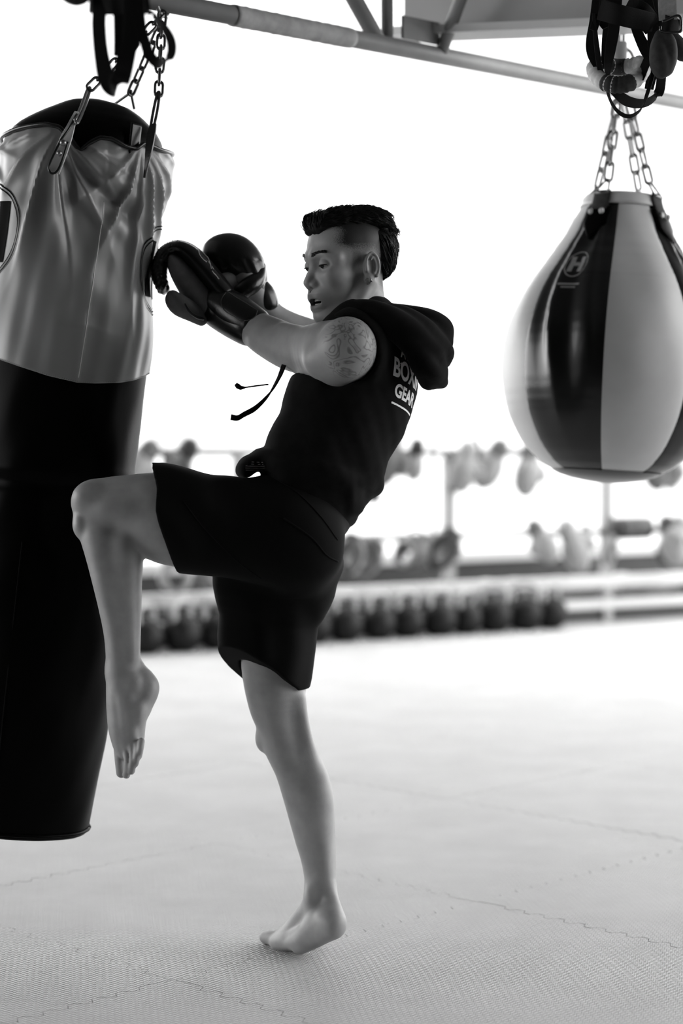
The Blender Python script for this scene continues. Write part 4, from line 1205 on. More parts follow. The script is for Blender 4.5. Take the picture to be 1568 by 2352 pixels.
# black roll and black tub
cr0 = rline(1448, -.10, .60)
o = empty('shin_guard_roll', cr0); tag(o, 'black rolled pad strapped over the middle rail right of the post', 'pad roll')
link('roll', tube_mesh('roll', [cr0 + rd * (-.17) + Zv * .03, cr0 + rd * (-.15) + Zv * .03, cr0 + rd * .15 + Zv * .03, cr0 + rd * .17 + Zv * .03], [.055, .075, .075, .055], 16), M['glove_dark'], o)
for s in (-.05, .04): link('band', tube_mesh('band', [cr0 + rd * (s - .012) + Zv * .03, cr0 + rd * (s + .012) + Zv * .03], .078, 16), M['glove_mid'], o)
tb = P(848, 1150, 11.2)
o = empty('black_pad', tb); tag(o, 'small black drum-shaped pad hanging from the rail behind the fighter’s waist', 'pad')
link('body', tube_mesh('body', [tb + Zv * .16, tb + Zv * .15, tb + Zv * .0, tb - Zv * .012], [.062, .068, .068, .058], 18), M['glove_dark'], o)
link('band', tube_mesh('band', [tb + Zv * .045, tb + Zv * .065], .0695, 18), M['glove_mid'], o)
hook_a = rline(850, -.02, 1.12)
link('strap', ribbon_mesh('strap', [tb + Zv * .15, (tb + hook_a) / 2 + Zv * .06, hook_a], .03, .005, (1, 0, 0)), M['strap'], o)

# ------------------------------------------------------------------ kettlebells
def kb_meshes():
    bm = bmesh.new(); bmesh.ops.create_uvsphere(bm, u_segments=22, v_segments=14, radius=.112)
    for v in bm.verts:
        if v.co.z < -.098: v.co.z = -.098
    bmesh.ops.translate(bm, verts=bm.verts, vec=(0, 0, .098)); me = bpy.data.meshes.new('bell'); bm.to_mesh(me); bm.free()
    me.polygons.foreach_set('use_smooth', [True] * len(me.polygons)); me.materials.append(M['iron'])
    pts = [(-.066, 0, .170), (-.076, 0, .205), (-.074, 0, .245), (-.05, 0, .275), (0, 0, .284), (.05, 0, .275), (.074, 0, .245), (.076, 0, .205), (.066, 0, .170)]
    h = tube_mesh('handle', pts, .0170, 10, 28); h.materials.append(M['iron_handle'])
    return me, h
KB, KH = kb_meshes()
ORD = ['first', 'second', 'third', 'fourth', 'fifth', 'sixth', 'seventh', 'eighth', 'ninth', 'tenth', 'eleventh', 'twelfth', 'thirteenth', 'fourteenth', 'fifteenth', 'sixteenth']
ka, kb_ = floor_at(352, 1505), floor_at(1287, 1446)
for row in (0, 1):
    n = 14 if row == 0 else 13
    for i in range(n):
        t = i / 13 + (0.5 / 13 if row else 0)
        p = ka.lerp(kb_, t) + rnn * (.10 + .27 * row) + rd * random.uniform(-.012, .012)
        root = empty('kettlebell', (p.x, p.y, 0)); root.rotation_euler.z = math.radians(33 + random.uniform(-35, 35))
        s = random.uniform(.94, 1.04) * (1.03 if i > 10 else 1); root.scale = (s, s, s)
        lab_ = 'black kettlebell in the front row, %s from its left end' % ORD[i] if row == 0 else 'kettlebell in the rear row by the rack, %s from its left end' % ORD[i]
        tag(root, lab_, 'kettlebell', 'front row of kettlebells' if row == 0 else 'rear row of kettlebells')
        child('bell', KB, M['iron'], root); child('handle', KH, M['iron_handle'], root)

# ------------------------------------------------------------------ chains
def link_mesh(L_=.036, W_=.022, r=.0034):
    pts = []
    a = L_ / 2 - W_ / 2 + r; b = W_ / 2 - r
    for t in np.linspace(-math.pi / 2, math.pi / 2, 7): pts.append((b * math.sin(t) * -1, 0, a + b * math.cos(t)))
    for t in np.linspace(-math.pi / 2, math.pi / 2, 7): pts.append((b * math.sin(t), 0, -a - b * math.cos(t)))
    pts.append(pts[0])
    p = np.array(pts); n = 6; V = []; F = []; k = len(p) - 1
    for i in range(k):
        t = p[(i + 1) % k] - p[i - 1]; t /= np.linalg.norm(t); u = np.array([0, 1.0, 0]); w = np.cross(t, u)
        for j in range(n):
            an = 2 * math.pi * j / n; V.append(p[i] + (u * math.cos(an) + w * math.sin(an)) * r)
    for i in range(k):
        for j in range(n): F.append((i * n + j, i * n + (j + 1) % n, ((i + 1) % k) * n + (j + 1) % n, ((i + 1) % k) * n + j))
    return mesh_py('chain_link', V, F)
def chain(a, b, parent, me, pitch, twist=0.0):
    a, b = Vector(a), Vector(b); d = (b - a); n = max(2, round(d.length / pitch)); d.normalize()
    q = Zv.rotation_difference(d)
    for i in range(n):
        o = link('chain_link', me, None, parent)
        o.rotation_mode = 'QUATERNION'
        from mathutils import Quaternion
        o.rotation_quaternion = q @ Quaternion((0, 0, 1), twist + (math.pi / 2 if i % 2 else 0) + random.uniform(-.2, .2))
        o.location = a.lerp(b, (i + .5) / n)
LK_D = link_mesh(.040, .025, .0036); LK_D.materials.append(M['dark_steel'])
LK_L = link_mesh(.054, .030, .0044); LK_L.materials.append(M['steel'])

# ------------------------------------------------------------------ heavy bag (left)
BD = 4.385
A0, A1 = P(205, 300, BD), P(30, 1905, BD + .03)
bax = (A1 - A0).normalized(); be1 = (Xv - bax * bax.x).normalized(); be2 = bax.cross(be1).normalized()
if be2.y > 0: be2 = -be2
def s_of(py): return (A0 - CAM).dot(FWD) / FOC * (py - 300) * 1.006
BL = s_of(1905)
def bag_pt(s, th, r): return A0 + bax * s + be1 * (r * math.cos(th)) + be2 * (r * math.sin(th))
def top_r(py, c):
    """Profile of the bag's own top, c = cos(theta): steeper on the right."""
    R_ = np.interp(py, [232, 238, 246, 262, 287, 310, 335, 400], [42, 70, 95, 122, 152, 168, 176, 176]); L_ = np.interp(py, [232, 240, 254, 272, 290, 305, 320, 400], [20, 55, 80, 112, 140, 160, 174, 176])
    return px_r(L_ + (R_ - L_) * (c + 1) / 2, BD)
hb = empty('heavy_bag', P(30, 1905, BD)); tag(hb, 'long black heavy bag with grey vinyl cover, struck by the knee', 'heavy bag')
NT = 120
rows = []
for py in list(np.linspace(232, 400, 26)):
    rows.append([bag_pt(s_of(py), 2 * math.pi * k / NT, top_r(py, math.cos(2 * math.pi * k / NT))) for k in range(NT)])
def rbag(s, th):
    r = .1935
    r0_ = s / (s_of(400) / 100) + 300
    r -= .019 * min(1, max(0, (820 - r0_) / 60))
    py = 300 + s / s_of(301) if s > 0 else 300
    py = 300 + s / (s_of(400) / 100)
    r -= .010 * math.exp(-((py - 1113) / 16) ** 2) * (.5 + .5 * math.sin(th))
    r += .004 * math.exp(-((py - 1085) / 18) ** 2)
    r -= .030 * math.exp(-((py - 1160) / 90) ** 2) * math.exp(-((th - 1.15) / .45) ** 2)        # dent under the knee
    r += .0016 * math.sin(5 * th + py / 60) + .0008 * math.sin(11 * th - py / 35)
    r -= .020 * max(0, (py - 1650) / 255) ** 1.6
    return r
for py in np.linspace(420, 1880, 110):
    s = s_of(py); rows.append([bag_pt(s, 2 * math.pi * k / NT, rbag(s, 2 * math.pi * k / NT)) for k in range(NT)])
for k_, (ds, f) in enumerate(((0.004, .995), (.009, .975), (.012, .94), (.013, .80), (.013, .4), (.013, .05))):
    s = s_of(1890) + ds; rows.append([bag_pt(s, 2 * math.pi * k / NT, rbag(s_of(1880), 2 * math.pi * k / NT) * f) for k in range(NT)])
rows = np.array([[tuple(p) for p in r] for r in rows])
rows = rows[:, ::-1]
link('body', grid_mesh('body', rows, wrap_u=True, cap0=True, cap1=True), M['bag_black'], hb)
rr_ = [bag_pt(s_of(1889), a, rbag(s_of(1880), a) + .001) for a in np.linspace(0, 2 * math.pi, 60)]
link('bottom_piping', tube_mesh('bottom_piping', rr_, .004, 8), M['bag_black'], hb)
hi_ = [bag_pt(s_of(py), math.radians(96), .1935 - .020 * max(0, (py - 1650) / 255) ** 1.6 + .0005) for py in np.linspace(1240, 1880, 40)]
link('side_seam', tube_mesh('side_seam', hi_, .0014, 6), M['black_cloth'], hb)

# cover: grey vinyl gathered by the hanging straps
anch = [(math.radians(101), 372), (math.radians(42), 372), (math.radians(190), 372), (math.radians(280), 372)]
thk = np.radians([-20, 0, 14, 26, 36, 42, 48, 56, 66, 74, 80, 86, 93, 101, 111, 128, 148, 165, 180, 230, 300, 340])
topk = [325, 330, 335, 338, 336, 334, 352, 352, 341, 343, 357, 378, 352, 330, 326, 333, 342, 346, 348, 330, 318, 325]
hemk_t = np.radians([-60, 0, 40, 60, 72, 90, 115, 140, 180, 230, 300]); hemk = [815, 838, 868, 878, 881, 874, 856, 838, 815, 780, 795]
def cover_top(th): return np.interp(th, thk, topk)
def cover_hem(th): return np.interp(th, hemk_t, hemk)
R0 = .1985
def cover_r(th, py, f):
    """f = 0 at the top edge, 1 at the hem."""
    x = math.cos(th)
    r = R0 + .006 * f
    r -= .011 * math.exp(-(x - 1) ** 2 / .012) * math.exp(-((py - 618) / 75) ** 2)
    r -= .011 * max(0, x) * min(1, max(0, (py - 400) / 80))
    r += .006 * math.exp(-((py - 400) / 45) ** 2) * (1 + math.sin(3 * th + 1)) * .6
    r += .004 * math.exp(-((py - 770) / 80) ** 2) * (1 + x)
    for a, ay in anch:
        dx = (th - a) * R0 * 980; dx = (dx + 600) % 1215 - 600
        dy = py - ay + 40
        rr = math.hypot(dx, dy) + 1e-6; an = math.atan2(dx, max(dy, 1))
        ph = 8.0 * an + .5 * math.sin(rr / 110 + a * 3) + 1.1 * math.sin(2.1 * an + a)
        ridge = (1 - abs(math.sin(ph))) ** 1.6 * 2 - .9
        wd = math.exp(-(dx / 130) ** 2)
        r += .0125 * ridge * wd * math.exp(-((rr - 150) / 170) ** 2) * min(1, rr / 160)
        r -= .008 * math.exp(-(rr / 60) ** 2)
    # loose roll between the two straps, folded over towards the right
    c = (th - math.radians(62)) * R0 * 980; v = py - (425 + .55 * -c)
    r += .014 * math.exp(-(v / 24) ** 2) * math.exp(-((c) / 95) ** 2)
    r -= .010 * math.exp(-((v - 42) / 20) ** 2) * math.exp(-((c + 10) / 85) ** 2)
    r += .010 * math.exp(-((v - 85) / 26) ** 2) * math.exp(-((c - 8) / 80) ** 2)
    # seam pucker
    sx = (th - seam_th(py)) * R0 * 980
    r += .0022 * math.exp(-(sx / 60) ** 2) * math.sin(py / 17 + sx / 40) * (py > 480) * (py < 760)
    r += .0012 * math.sin(9 * th + py / 40) + .0010 * math.sin(23 * th - py / 90)
    r += .0015 * (sx > 0) * math.exp(-(sx / 50) ** 2)
    return r
def seam_th(py):
    ax_px = 205 - .1094 * (py - 300); xs = np.interp(py, [400, 470, 870], [268, 266, 205])
    return math.acos(max(-1, min(1, (xs - ax_px) / 196)))
NTc, NR = 300, 110
rows = []
for i in range(NR):
    f = i / (NR - 1); row = []
    for k in range(NTc):
        th = 2 * math.pi * k / NTc; tq = th if th < math.radians(340) else th - 2 * math.pi
        t0, t1 = cover_top(tq), cover_hem(tq if tq < math.radians(300) else tq - 2 * math.pi); py = t0 + (t1 - t0) * f
        r = cover_r(tq, py, f)
        if f < .05: r -= .004 * (1 - f / .05) ** 2
        row.append(tuple(bag_pt(s_of(py), th, r)))
    rows.append(row)
rows = np.array(rows)[:, ::-1]
me = grid_mesh('cover', rows, wrap_u=True)
cover = link('cover', me, M['grey_vinyl'], hb)
sm = cover.modifiers.new('thickness', 'SOLIDIFY'); sm.thickness = .0016; sm.offset = -1
edge = [bag_pt(s_of(cover_top(t) + 1), t, R0 + .001) for t in np.linspace(math.radians(-19), math.radians(335), 150)]
link('edge_binding', tube_mesh('edge_binding', edge + [edge[0]], .0052, 8), M['black_leather'], cover)
sp = [bag_pt(s_of(py), seam_th(py), cover_r(seam_th(py), py, (py - 340) / 530) + .0022) for py in np.linspace(480, 870, 60)]
link('cover_seam', tube_mesh('cover_seam', sp, .0013, 6), M['light_vinyl'], cover)
hs = []
for a in np.arange(0, 2 * math.pi, .024):
    tq = a if a < math.radians(300) else a - 2 * math.pi; py = cover_hem(tq) - 4
    p = bag_pt(s_of(py), a, cover_r(tq, py, 1) + .001); p2 = bag_pt(s_of(py + 2.5), a + .008, cover_r(tq, py, 1) + .001)
    hs.append(tube_vf([p, p2], .0007, 4))
st = link('hem_stitching', mesh_py('hem_stitching', *join_vf(hs)), M['black_print'], cover); st['kind'] = 'stuff'
# printed round badges on the cover
def cover_art(vf, th0, py0):
    V = []
    for v in vf[0]:
        th = th0 - v.x / R0; py = py0 - v.y / (px_r(1, BD))
        tq = th
        V.append(bag_pt(s_of(py), th, cover_r(tq, py, (py - 340) / 500) + .0034))
    return V, vf[1]
def sub_poly(rects, g=.006):
    out = []
    for x0, y0, x1, y1 in rects:
        nx, ny = max(1, int(abs(x1 - x0) / g)), max(1, int(abs(y1 - y0) / g))
        V = [Vector((x0 + (x1 - x0) * i / nx, y0 + (y1 - y0) * j_ / ny, 0)) for i in range(nx + 1) for j_ in range(ny + 1)]
        F = [(i * (ny + 1) + j_, (i + 1) * (ny + 1) + j_, (i + 1) * (ny + 1) + j_ + 1, i * (ny + 1) + j_ + 1) for i in range(nx) for j_ in range(ny)]
        out.append((V, F))
    return out
def badge(th0, py0, R_):
    art = [arc(R_, R_ * .972, 0, 2 * math.pi, 60, .95)] + [arc(R_ * .93, R_ * .905, 0, 2 * math.pi, 60, .95)]
    art += sub_poly([(-R_ * .56, -R_ * .62, -R_ * .20, R_ * .62), (R_ * .20, -R_ * .62, R_ * .56, R_ * .62), (-R_ * .2, -R_ * .16, R_ * .2, R_ * .16)])
    return join_vf([cover_art(a, th0, py0) for a in art])
bd = link('printed_badge', mesh_py('printed_badge', *badge(math.radians(152), 565, .112), smooth=False), M['black_print'], cover)
bd = link('printed_badge', mesh_py('printed_badge', *badge(math.radians(0), 600, .105), smooth=False), M['black_print'], cover)

# straps, rings and chains
def strap_patch(th, y0, y1, w, name, lift):
    G = []
    for i in range(14):
        py = y0 + (y1 - y0) * i / 13; row = []
        ww = w * (1 if i < 11 else (1 - ((i - 10) / 3.2) ** 2) ** .5)
        for k in range(7):
            t = th + (k / 6 - .5) * ww / R0; row.append(tuple(bag_pt(s_of(py), t, max(cover_r(th, py, .1), R0 - .002) + lift)))
        G.append(row)
    me = grid_mesh(name, np.array(G)[:, ::-1]); o = link(name, me, M['black_leather'], hb); m_ = o.modifiers.new('thickness', 'SOLIDIFY'); m_.thickness = .005; m_.offset = 0; return o
sa = [P(116, 392, 4.165), P(128, 360, 4.165), P(146, 315, 4.17), P(160, 285, 4.185)]
link('hanging_strap', ribbon_mesh('hanging_strap', [P(124, 396, 4.172), P(138, 356, 4.17), P(152, 318, 4.175), P(166, 282, 4.195), P(176, 258, 4.22)], [.026, .028, .026, .016, .010], .006, be1, res=30), M['light_vinyl'], hb)
link('strap_edge', tube_mesh('strap_edge', [P(176, 262, 4.205), P(158, 296, 4.175), P(140, 322, 4.165), P(118, 366, 4.165), P(112, 386, 4.165), P(118, 398, 4.165), P(130, 394, 4.165), P(142, 370, 4.165), P(156, 326, 4.17)], .0026, 8, 60), M['black_leather'], hb)
link('strap_rivet', mesh_py('strap_rivet', *join_vf([tube_vf([P(145, 328, 4.160), P(145.5, 328.3, 4.150)], [.008, .006], 10), tube_vf([P(136, 352, 4.160), P(136.4, 352.3, 4.150)], [.007, .005], 10)])), M['steel'], hb)
link('long_ring', tube_mesh('long_ring', [P(172, 276, 4.19), P(186, 246, 4.25), P(200, 208, 4.30), P(207, 202, 4.305), P(205, 214, 4.30), P(192, 252, 4.25), P(178, 282, 4.19), P(172, 276, 4.19)], .0038, 10, 70), M['steel'], hb)
link('long_ring', tube_mesh('long_ring', [P(345, 296, 4.26), P(352, 255, 4.29), P(361, 216, 4.32), P(366, 216, 4.32), P(360, 260, 4.29), P(350, 300, 4.26), P(345, 296, 4.26)], .0036, 10, 60), M['dark_steel'], hb)
link('hanging_strap', ribbon_mesh('hanging_strap', [P(352, 286, 4.25), P(347, 310, 4.235), P(342, 345, 4.225), P(336, 380, 4.225), P(332, 408, 4.235)], [.016, .022, .018, .008, .004], .006, (be1 + be2 * .6), res=24), M['black_leather'], hb)
strap_patch(math.radians(48), 296, 372, .030, 'strap_tab', -.008)
link('triangle_ring', tube_mesh('triangle_ring', [P(262, 240, 4.50), P(298, 214, 4.47), P(300, 212, 4.47), P(308, 250, 4.50)], .0036, 8, 24), M['dark_steel'], hb)
top = on_rig(374) - Zv * .030
chain(P(204, 204, 4.30), top, hb, LK_D, .0325, .4)
chain(P(299, 216, 4.47), top + Vector((.002, .02, 0)), hb, LK_D, .0325, .9)
chain(P(364, 218, 4.32), top + Vector((0, -.02, 0)), hb, LK_D, .0325, .2)
link('swivel_ring', tube_mesh('swivel_ring', [top + Vector((.012 * math.cos(t), .033 * math.cos(t), .030 + .033 * math.sin(t))) for t in np.linspace(0, 2 * math.pi, 24)], .005, 8), M['steel'], hb)

# ------------------------------------------------------------------ teardrop bag (right)
TD_ = 5.0
T0, T1 = P(1428, 475, TD_), P(1391.5, 1108, TD_)
tax = (T1 - T0).normalized(); te1 = (Xv - tax * tax.x).normalized(); te2 = tax.cross(te1).normalized()
if te2.y > 0: te2 = -te2
sy = (T1 - T0).length / (1108 - 475)
prof_y = [462, 476, 496, 524, 551, 604, 669, 733, 792, 851, 909, 968, 1021, 1062, 1085, 1097, 1104, 1108]
prof_r = [86, 90, 100, 114, 126, 162, 206, 235, 250, 253, 246, 229, 199, 160, 122, 86, 45, 5]
def tr(py): return px_r(float(cr(np.array([[a, b] for a, b in zip(prof_y, prof_r)]), 400)[:, 1][np.searchsorted(TRY, py).clip(0, 399)]), TD_)
TRY = cr(np.array([[a, b] for a, b in zip(prof_y, prof_r)], dtype=float), 400)[:, 0]
def tpt(py, th, r): return T0 + tax * ((py - 475) * sy) + te1 * (r * math.cos(th)) + te2 * (r * math.sin(th))
tbag = empty('teardrop_bag', P(1391.5, 1108, TD_)); tag(tbag, 'black and grey panelled teardrop punching bag hanging on chains at the right', 'punching bag')
def tfold(th, py, kind, a0, a1):
    u = (th - a0) / (a1 - a0)
    if kind == 'b':
        w = math.exp(-((py - 760) / 150) ** 2); w2 = math.exp(-((py - 560) / 70) ** 2)
        k = .014 * w * ((1 - abs(math.sin(6.5 * u + (py - 700) / 240 + a0))) ** 2.0 - .35) +   .006 * w * math.sin(17 * u + py / 120 + a0 * 2)
        k += .009 * w2 * ((1 - abs(math.sin(8 * u + .5))) ** 1.5 - .4)
        return k
    w = math.exp(-((py - 700) / 170) ** 2)
    return .0035 * w * math.sin(5 * u - (py - 600) / 70 + a0) + .0015 * w * math.sin(9 * u + py / 60)
bounds = [57.3 + 45.4 * k for k in range(8)] ; bounds = [57.3, 102.8, 149.5, 194, 239, 283, 328, 372]
ys = np.concatenate([np.linspace(476, 1085, 90), np.linspace(1087, 1107.5, 12)])
for k in range(8):
    a0, a1 = bounds[k], bounds[k + 1] if k < 7 else 417.3
    kind = 'g' if k % 2 == 0 else 'b'
    n = 26; G = []
    for py in ys:
        row = []
        for i in range(n):
            t = math.radians(a0 + (a1 - a0) * i / (n - 1)); u = i / (n - 1)
            puff = .006 * math.sin(math.pi * u) ** .6 * np.clip((py - 476) / 60, 0, 1) * np.clip((1100 - py) / 60, 0, 1)
            r = tr(py) * .985 + puff + tfold(t, py, kind, math.radians(a0), math.radians(a1)) * math.sin(math.pi * u) ** .5
            row.append(tuple(tpt(py, t, r)))
        G.append(row)
    nm = 'black_panel' if kind == 'b' else 'grey_panel'
    link(nm, grid_mesh(nm, np.array(G)[:, ::-1]), M['black_leather'] if kind == 'b' else M['light_vinyl'], tbag)
# collar, bottom cap
G = []
for f, r in ((455, 78), (458, 81), (464, 84), (474, 87), (482, 91)):
    G.append([tuple(tpt(f - 12 * math.cos(2 * math.pi * i / 60) * 0 + 0, 2 * math.pi * i / 60, px_r(r + 2.5, TD_))) for i in range(60)])
col = link('collar', grid_mesh('collar', np.array(G)[:, ::-1], wrap_u=True), M['light_vinyl'], tbag)
col.modifiers.new('thickness', 'SOLIDIFY').thickness = .004
G = [[tuple(tpt(py, 2 * math.pi * i / 60, px_r(r, TD_))) for i in range(60)] for py, r in ((1084, 126), (1092, 110), (1100, 82), (1106, 45), (1110, 6))]
link('base_cap', grid_mesh('base_cap', np.array(G)[:, ::-1], wrap_u=True, cap1=True), M['black_leather'], tbag)
# hanging straps: grey sleeve over a black pointed tab with two rivets
tops = []
for th_d in (128, 40, 218, 310):
    t = math.radians(th_d)
    def stp(y0, y1, w, lift, name, m, point=False):
        G = []
        for i in range(12):
            py = y0 + (y1 - y0) * i / 11; row = []
            ww = w * (max(.05, 1 - (i - 6) / 5.2) if point and i > 6 else 1)
            for k in range(7):
                r = tr(py) + lift; tt = t + (k / 6 - .5) * ww / r; row.append(tuple(tpt(py, tt, r)))
            G.append(row)
        o = link(name, grid_mesh(name, np.array(G)[:, ::-1]), M[m], tbag); mm = o.modifiers.new('thickness', 'SOLIDIFY'); mm.thickness = .004; mm.offset = 1; return o
    stp(490, 566, .074, .008, 'strap_tab', 'bag_black', True)
    stp(452, 496, .050, .010, 'strap_sleeve', 'foam')
    for s in (-1, 1):
        p = tpt(503, t + s * .015 / tr(505), tr(505) + .013); n_ = (tpt(503, t, 1) - tpt(503, t, 0)).normalized()
        link('rivet', tube_mesh('rivet', [p, p + n_ * .004], [.008, .006], 10), M['tape_white'], tbag)
    pA = tpt(458, t - .018 / tr(470), tr(462) + .012); pB = tpt(458, t + .018 / tr(470), tr(462) + .012)
    tp_ = tpt(424, t, tr(470) * .78)
    link('triangle_ring', tube_mesh('triangle_ring', [pA, tp_ + te1 * .004, tp_, tp_ - te1 * .004, pB, pA], .003, 8), M['steel'], tbag)
    tops.append(tp_)
hk = P(1424, 236, TD_)
for i, tp_ in enumerate(tops): chain(tp_, hk + Vector(((-.012, .022, -.004, .012)[i], (-.02, -.01, .02, .02)[i], 0)), tbag, LK_L, .044, .3 * i)
link('swivel', tube_mesh('swivel', [hk, hk + Zv * .05, hk + Zv * .06, hk + Zv * .16], [.012, .012, .018, .018], 12), M['rig'], tbag)
# badge print on the black panels
def tart(vf, th0, py0):
    V = []
    for v in vf[0]:
        py = py0 - v.y / sy; r = tr(py); th = th0 - v.x / r
        # panel lookup for the folds
        d_ = math.degrees(th) % 360
        for k in range(8):
            a0, a1 = bounds[k], bounds[k + 1] if k < 7 else 417.3
            if a0 <= d_ < a1 or a0 <= d_ + 360 < a1: break
        if not a0 <= d_ < a1: d_ += 360
        u = (d_ - a0) / (a1 - a0)
        puff = .006 * math.sin(math.pi * u) ** .6
        rr = r * .985 + puff + tfold(math.radians(d_), py, 'b' if k % 2 else 'g', math.radians(a0), math.radians(a1)) * max(0, math.sin(math.pi * u)) ** .5 + .0015
        V.append(tpt(py, math.radians(d_), rr))
    return V, vf[1]
for th_d, py in ((128, 632), (34, 640)):
    R_ = .036
    art = [arc(R_, R_ * .92, 0, 2 * math.pi, 40, .82)] + sub_poly([(-.019, -.021, -.007, .021), (.007, -.021, .019, .021), (-.007, -.005, .007, .005)], .003) + sub_poly([(-.028, -.058, .028, -.053), (-.018, -.066, .018, -.062)], .004)
    link('badge_print', mesh_py('badge_print', *join_vf([tart(a, math.radians(th_d), py) for a in art]), smooth=False), M['grey_print'], tbag)
# hook it hangs from
hk_o = empty('bag_hanger', P(1416, 60, 5.05)); tag(hk_o, 'pale steel bar with a bent rod hook above the teardrop bag', 'hanger')
link('bar', box_mesh('bar', P(1414, 120, 5.06), .013, .008, .085, bev=.002), M['rig'], hk_o)
link('hook_rod', tube_mesh('hook_rod', [P(1432, 56, 5.02), P(1432, 100, 5.02), P(1436, 110, 5.02), P(1448, 120, 5.02), P(1454, 136, 5.02), P(1452, 158, 5.02), P(1440, 172, 5.02), P(1428, 180, 5.02)], .0048, 10, 40), M['rig'], hk_o)
link('mount', tube_mesh('mount', [P(1432, 50, 5.02), P(1432, 56, 5.02), P(1432, 66, 5.02)], [.012, .010, .005], 12), M['rig'], hk_o)

# ------------------------------------------------------------------ webbing straps in the top corners
def Pp(l, d): return [tuple(P(a, b, d + (k[0] if k else 0))) for a, b, *k in l]
ls = empty('loop_strap', P(260, 215, 3.3)); tag(ls, 'black webbing loops dangling in front of the heavy bag chains', 'strap')
SD = 3.25
sr = P(260, -152, SD)
link('tube', tube_mesh('tube', [sr + Xv * .35, sr - Xv * 1.7], .02, 16), M['rig'], rig)
link('post', tube_mesh('post', [sr - Xv * 1.7 + Zv * .02, Vector((sr.x - 1.7, sr.y, 0))], .024, 16), M['rig'], rig)
link('webbing_loop', ribbon_mesh('webbing_loop', Pp([(232, -150), (228, 20), (227, 60), (232, 120), (244, 178), (262, 200), (278, 178, -.03), (292, 120, -.03), (303, 60, -.03), (302, -150, -.03)], SD), [.026, .026, .026, .027, .032, .036, .034, .032, .030, .030], .0030,
     [(.95, -.2, 0)] * 4 + [(.9, -.2, .35), (.15, -.3, 1), (.9, .2, -.35)] + [(.95, .1, 0)] * 3, res=80), M['strap'], ls)
link('webbing_loop', ribbon_mesh('webbing_loop', Pp([(316, -150), (334, 8), (352, 34), (376, 62), (392, 92), (394, 120), (382, 140), (364, 146, -.02), (346, 130, -.03), (334, 100, -.03), (322, 40, -.03), (312, -150, -.03)], SD), [.017, .017, .016, .016, .018, .018, .018, .020, .020, .020, .018, .018], .003,
     [(.7, -.2, -.6), (.7, -.3, -.6), (.7, -.3, -.6), (.8, -.3, -.5), (.95, -.3, 0), (.95, -.3, 0), (.7, -.4, .6), (.2, -.6, .8), (.8, -.2, .6), (.95, -.1, .3), (.95, 0, .1), (.95, 0, 0)], res=90), M['strap'], ls)
link('webbing_band', ribbon_mesh('webbing_band', Pp([(206, 6, .02), (262, 10, -.01), (316, -6, .01)], SD), .036, .004, (0, -.2, 1), res=20), M['strap'], ls)
link('handle', tube_mesh('handle', Pp([(146, -22), (158, -8), (176, -2), (192, -8), (202, -24)], SD), .012, 12, 24), M['foam'], ls)
link('webbing_tail', ribbon_mesh('webbing_tail', Pp([(268, -150, -.02), (272, 60, -.02), (268, 130, -.01)], SD + .02), [.020, .018, .012], .003, (1, 0, 0), res=20), M['strap'], ls)

tr_ = empty('suspension_trainer', P(1450, 180, 4.15)); tag(tr_, 'bundle of black suspension trainer straps with foam grips hung at the top right', 'suspension trainer')
QD = 4.15
qr = P(1450, -150, QD)
link('tube', tube_mesh('tube', [qr - Xv * .30, qr + Xv * 1.5], .02, 16), M['rig'], rig)
link('post', tube_mesh('post', [qr + Xv * 1.5 + Zv * .02, Vector((qr.x + 1.5, qr.y, 0))], .024, 16), M['rig'], rig)
X1 = (1, -.15, 0)
def rb_(l, w, side, d=QD, th_=.0022, res=None, m='strap', nm='webbing_loop'):
    link(nm, ribbon_mesh(nm, Pp(l, d), w, th_, side, res=res or len(l) * 12), M[m], tr_)
rb_([(1386, -150), (1366, 30), (1356, 90), (1357, 120), (1366, 142), (1378, 158), (1388, 140, .04), (1392, 90, .05), (1398, 20, .05), (1402, -150, .05)], [.020, .020, .020, .020, .018, .016, .018, .020, .02, .02], X1)
rb_([(1363, 30, -.02), (1366, 70, -.02), (1372, 120, -.02), (1378, 160, -.02), (1390, 185, -.02), (1412, 210, -.02), (1440, 232, 0), (1474, 238, .02), (1500, 226, .03), (1516, 200, .03), (1518, 120, .03), (1508, 40, .03)], [.008, .010, .012, .012, .016, .020, .024, .022, .022, .022, .022, .022], [(1, -.3, 0)] * 5 + [(.3, -.5, .8)] * 4 + [(1, .1, .1)] * 3)
rb_([(1424, -150, -.04), (1412, 40, -.04), (1402, 110, -.04), (1394, 170, -.04), (1396, 214, -.04), (1410, 246, -.04), (1430, 264, -.04), (1450, 266, -.04), (1472, 250, -.04), (1486, 215, -.04), (1500, 165, -.04), (1512, 100, -.03)], [.026, .025, .024, .013, .007, .008, .010, .010, .009, .009, .010, .012], [(1, -.2, 0)] * 3 + [(.8, -.6, 0)] * 2 + [(.3, -.7, .7)] * 4 + [(.8, -.5, .2)] * 3)
rb_([(1398, -150, -.02), (1384, 20, -.02), (1372, 40, -.02), (1362, 70, -.02)], .018, X1)
rb_([(1376, -150, .0), (1386, 22, .0), (1400, 60, .0)], [.03, .035, .035], X1)
rb_([(1376, 22, -.03), (1420, 34, -.05), (1462, 44, -.04), (1500, 52, -.02)], [.044, .044, .044, .040], (.1, -.2, 1), nm='webbing_wrap')
rb_([(1440, 8, -.02), (1470, 30, -.03), (1500, 60, -.02)], [.04, .05, .05], (-.3, -.2, 1), nm='webbing_wrap')
rb_([(1452, 30, .02), (1462, 70, .02), (1480, 110, .01), (1492, 130, .0)], [.020, .022, .026, .026], (1, -.2, .3))
rb_([(1500, -150, .0), (1504, 90, .0), (1500, 150, .0), (1490, 205, .01)], [.040, .034, .026, .020], X1)
rb_([(1470, -150, -.02), (1490, 10, -.02), (1508, 40, -.02)], .020, X1)
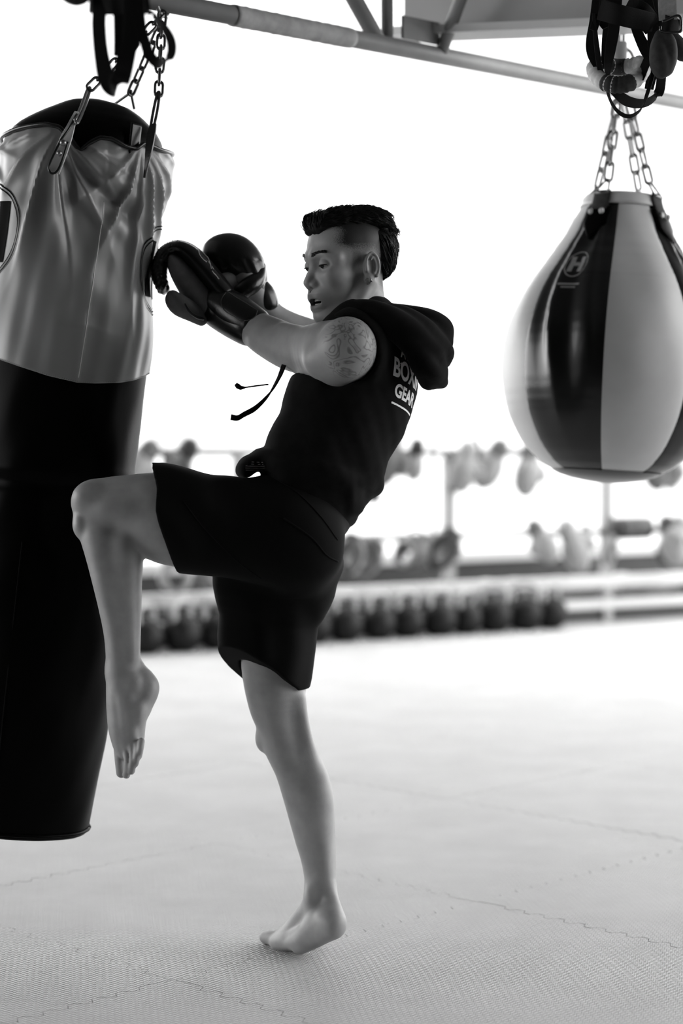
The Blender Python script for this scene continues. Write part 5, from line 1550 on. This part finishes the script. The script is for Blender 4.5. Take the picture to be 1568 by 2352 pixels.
rb_([(1450, -150, .0), (1478, 10, .0), (1496, 40, .0)], .014, X1)
rb_([(1526, -150, -.03), (1532, 10, -.05), (1534, 46, -.05)], .040, X1, m='patch', nm='grey_tag')
rb_([(1514, 44, -.03), (1532, 56, -.05), (1556, 60, -.04), (1562, 50, -.03)], [.03, .036, .032, .02], (.1, -.3, 1), nm='webbing_wrap')
link('buckle', tube_mesh('buckle', Pp([(1520, 50, -.06), (1558, 36, -.06), (1564, 62, -.06), (1558, 74, -.06), (1520, 72, -.06), (1516, 60, -.06)], QD), .003, 8, 40), M['dark_steel'], tr_)
# foam grips and the taped ring handle
fg = Field(np.array(tuple(P(1480, 200, QD))) - .12, np.array(tuple(P(1600, 50, QD))) + .12, .003)
fg.tube([ST(1516, 84, QD - .03, 15, 15), ST(1514, 110, QD - .05, 22, 22), ST(1517, 140, QD - .06, 26, 26), ST(1519, 158, QD - .06, 22, 24), ST(1519, 166, QD - .06, 12, 14)], k=0)
fg.tube([(P(1522, 80, QD - .03), .014, .014), (P(1536, 100, QD - .05), .016, .02), (P(1540, 135, QD - .06), .014, .02), (P(1534, 160, QD - .06), .012, .016)], k=.006)
field_part('foam_grip', fg, M['foam'], tr_)
fg = Field(np.array(tuple(P(1520, 200, QD))) - .12, np.array(tuple(P(1640, 50, QD))) + .12, .0035)
fg.tube([ST(1545, 88, QD + .01, 16, 16), ST(1556, 105, QD + .01, 20, 20), ST(1566, 124, QD + .01, 17, 18), ST(1576, 128, QD + .01, 12, 12)], k=0)
field_part('foam_grip', fg, M['foam'], tr_)
rp = [(1364, 160, .02), (1372, 178, -.01), (1392, 190, -.04), (1418, 195, -.05), (1446, 190, -.05), (1466, 176, -.03), (1478, 155, .02), (1470, 146, .06), (1446, 152, .09), (1418, 154, .10), (1388, 150, .08), (1368, 152, .05)]
pts = cr(Pp(rp + [rp[0]], QD), 90)
link('taped_ring', mesh_py('taped_ring', *tube_vf([tuple(p) for p in pts[:-1]] + [tuple(pts[0])], [.0165 + .0018 * math.sin(i * 1.7) + .0008 * random.random() for i in range(90)], 14)), M['tape_white'], tr_)
i0, i1 = 14, 32
link('dark_tape_band', mesh_py('dark_tape_band', *tube_vf([tuple(p) for p in pts[i0:i1]], [.0188 + .0012 * math.sin(i * 2.1) for i in range(i1 - i0)], 14)), M['foam'], tr_)
link('dark_tape_band', mesh_py('dark_tape_band', *tube_vf([tuple(p) for p in pts[62:74]], [.0186] * 12, 14)), M['foam'], tr_)
rb_([(1468, 184, -.05), (1478, 158, -.04), (1490, 130, -.02)], [.020, .022, .024], (1, -.3, .4))
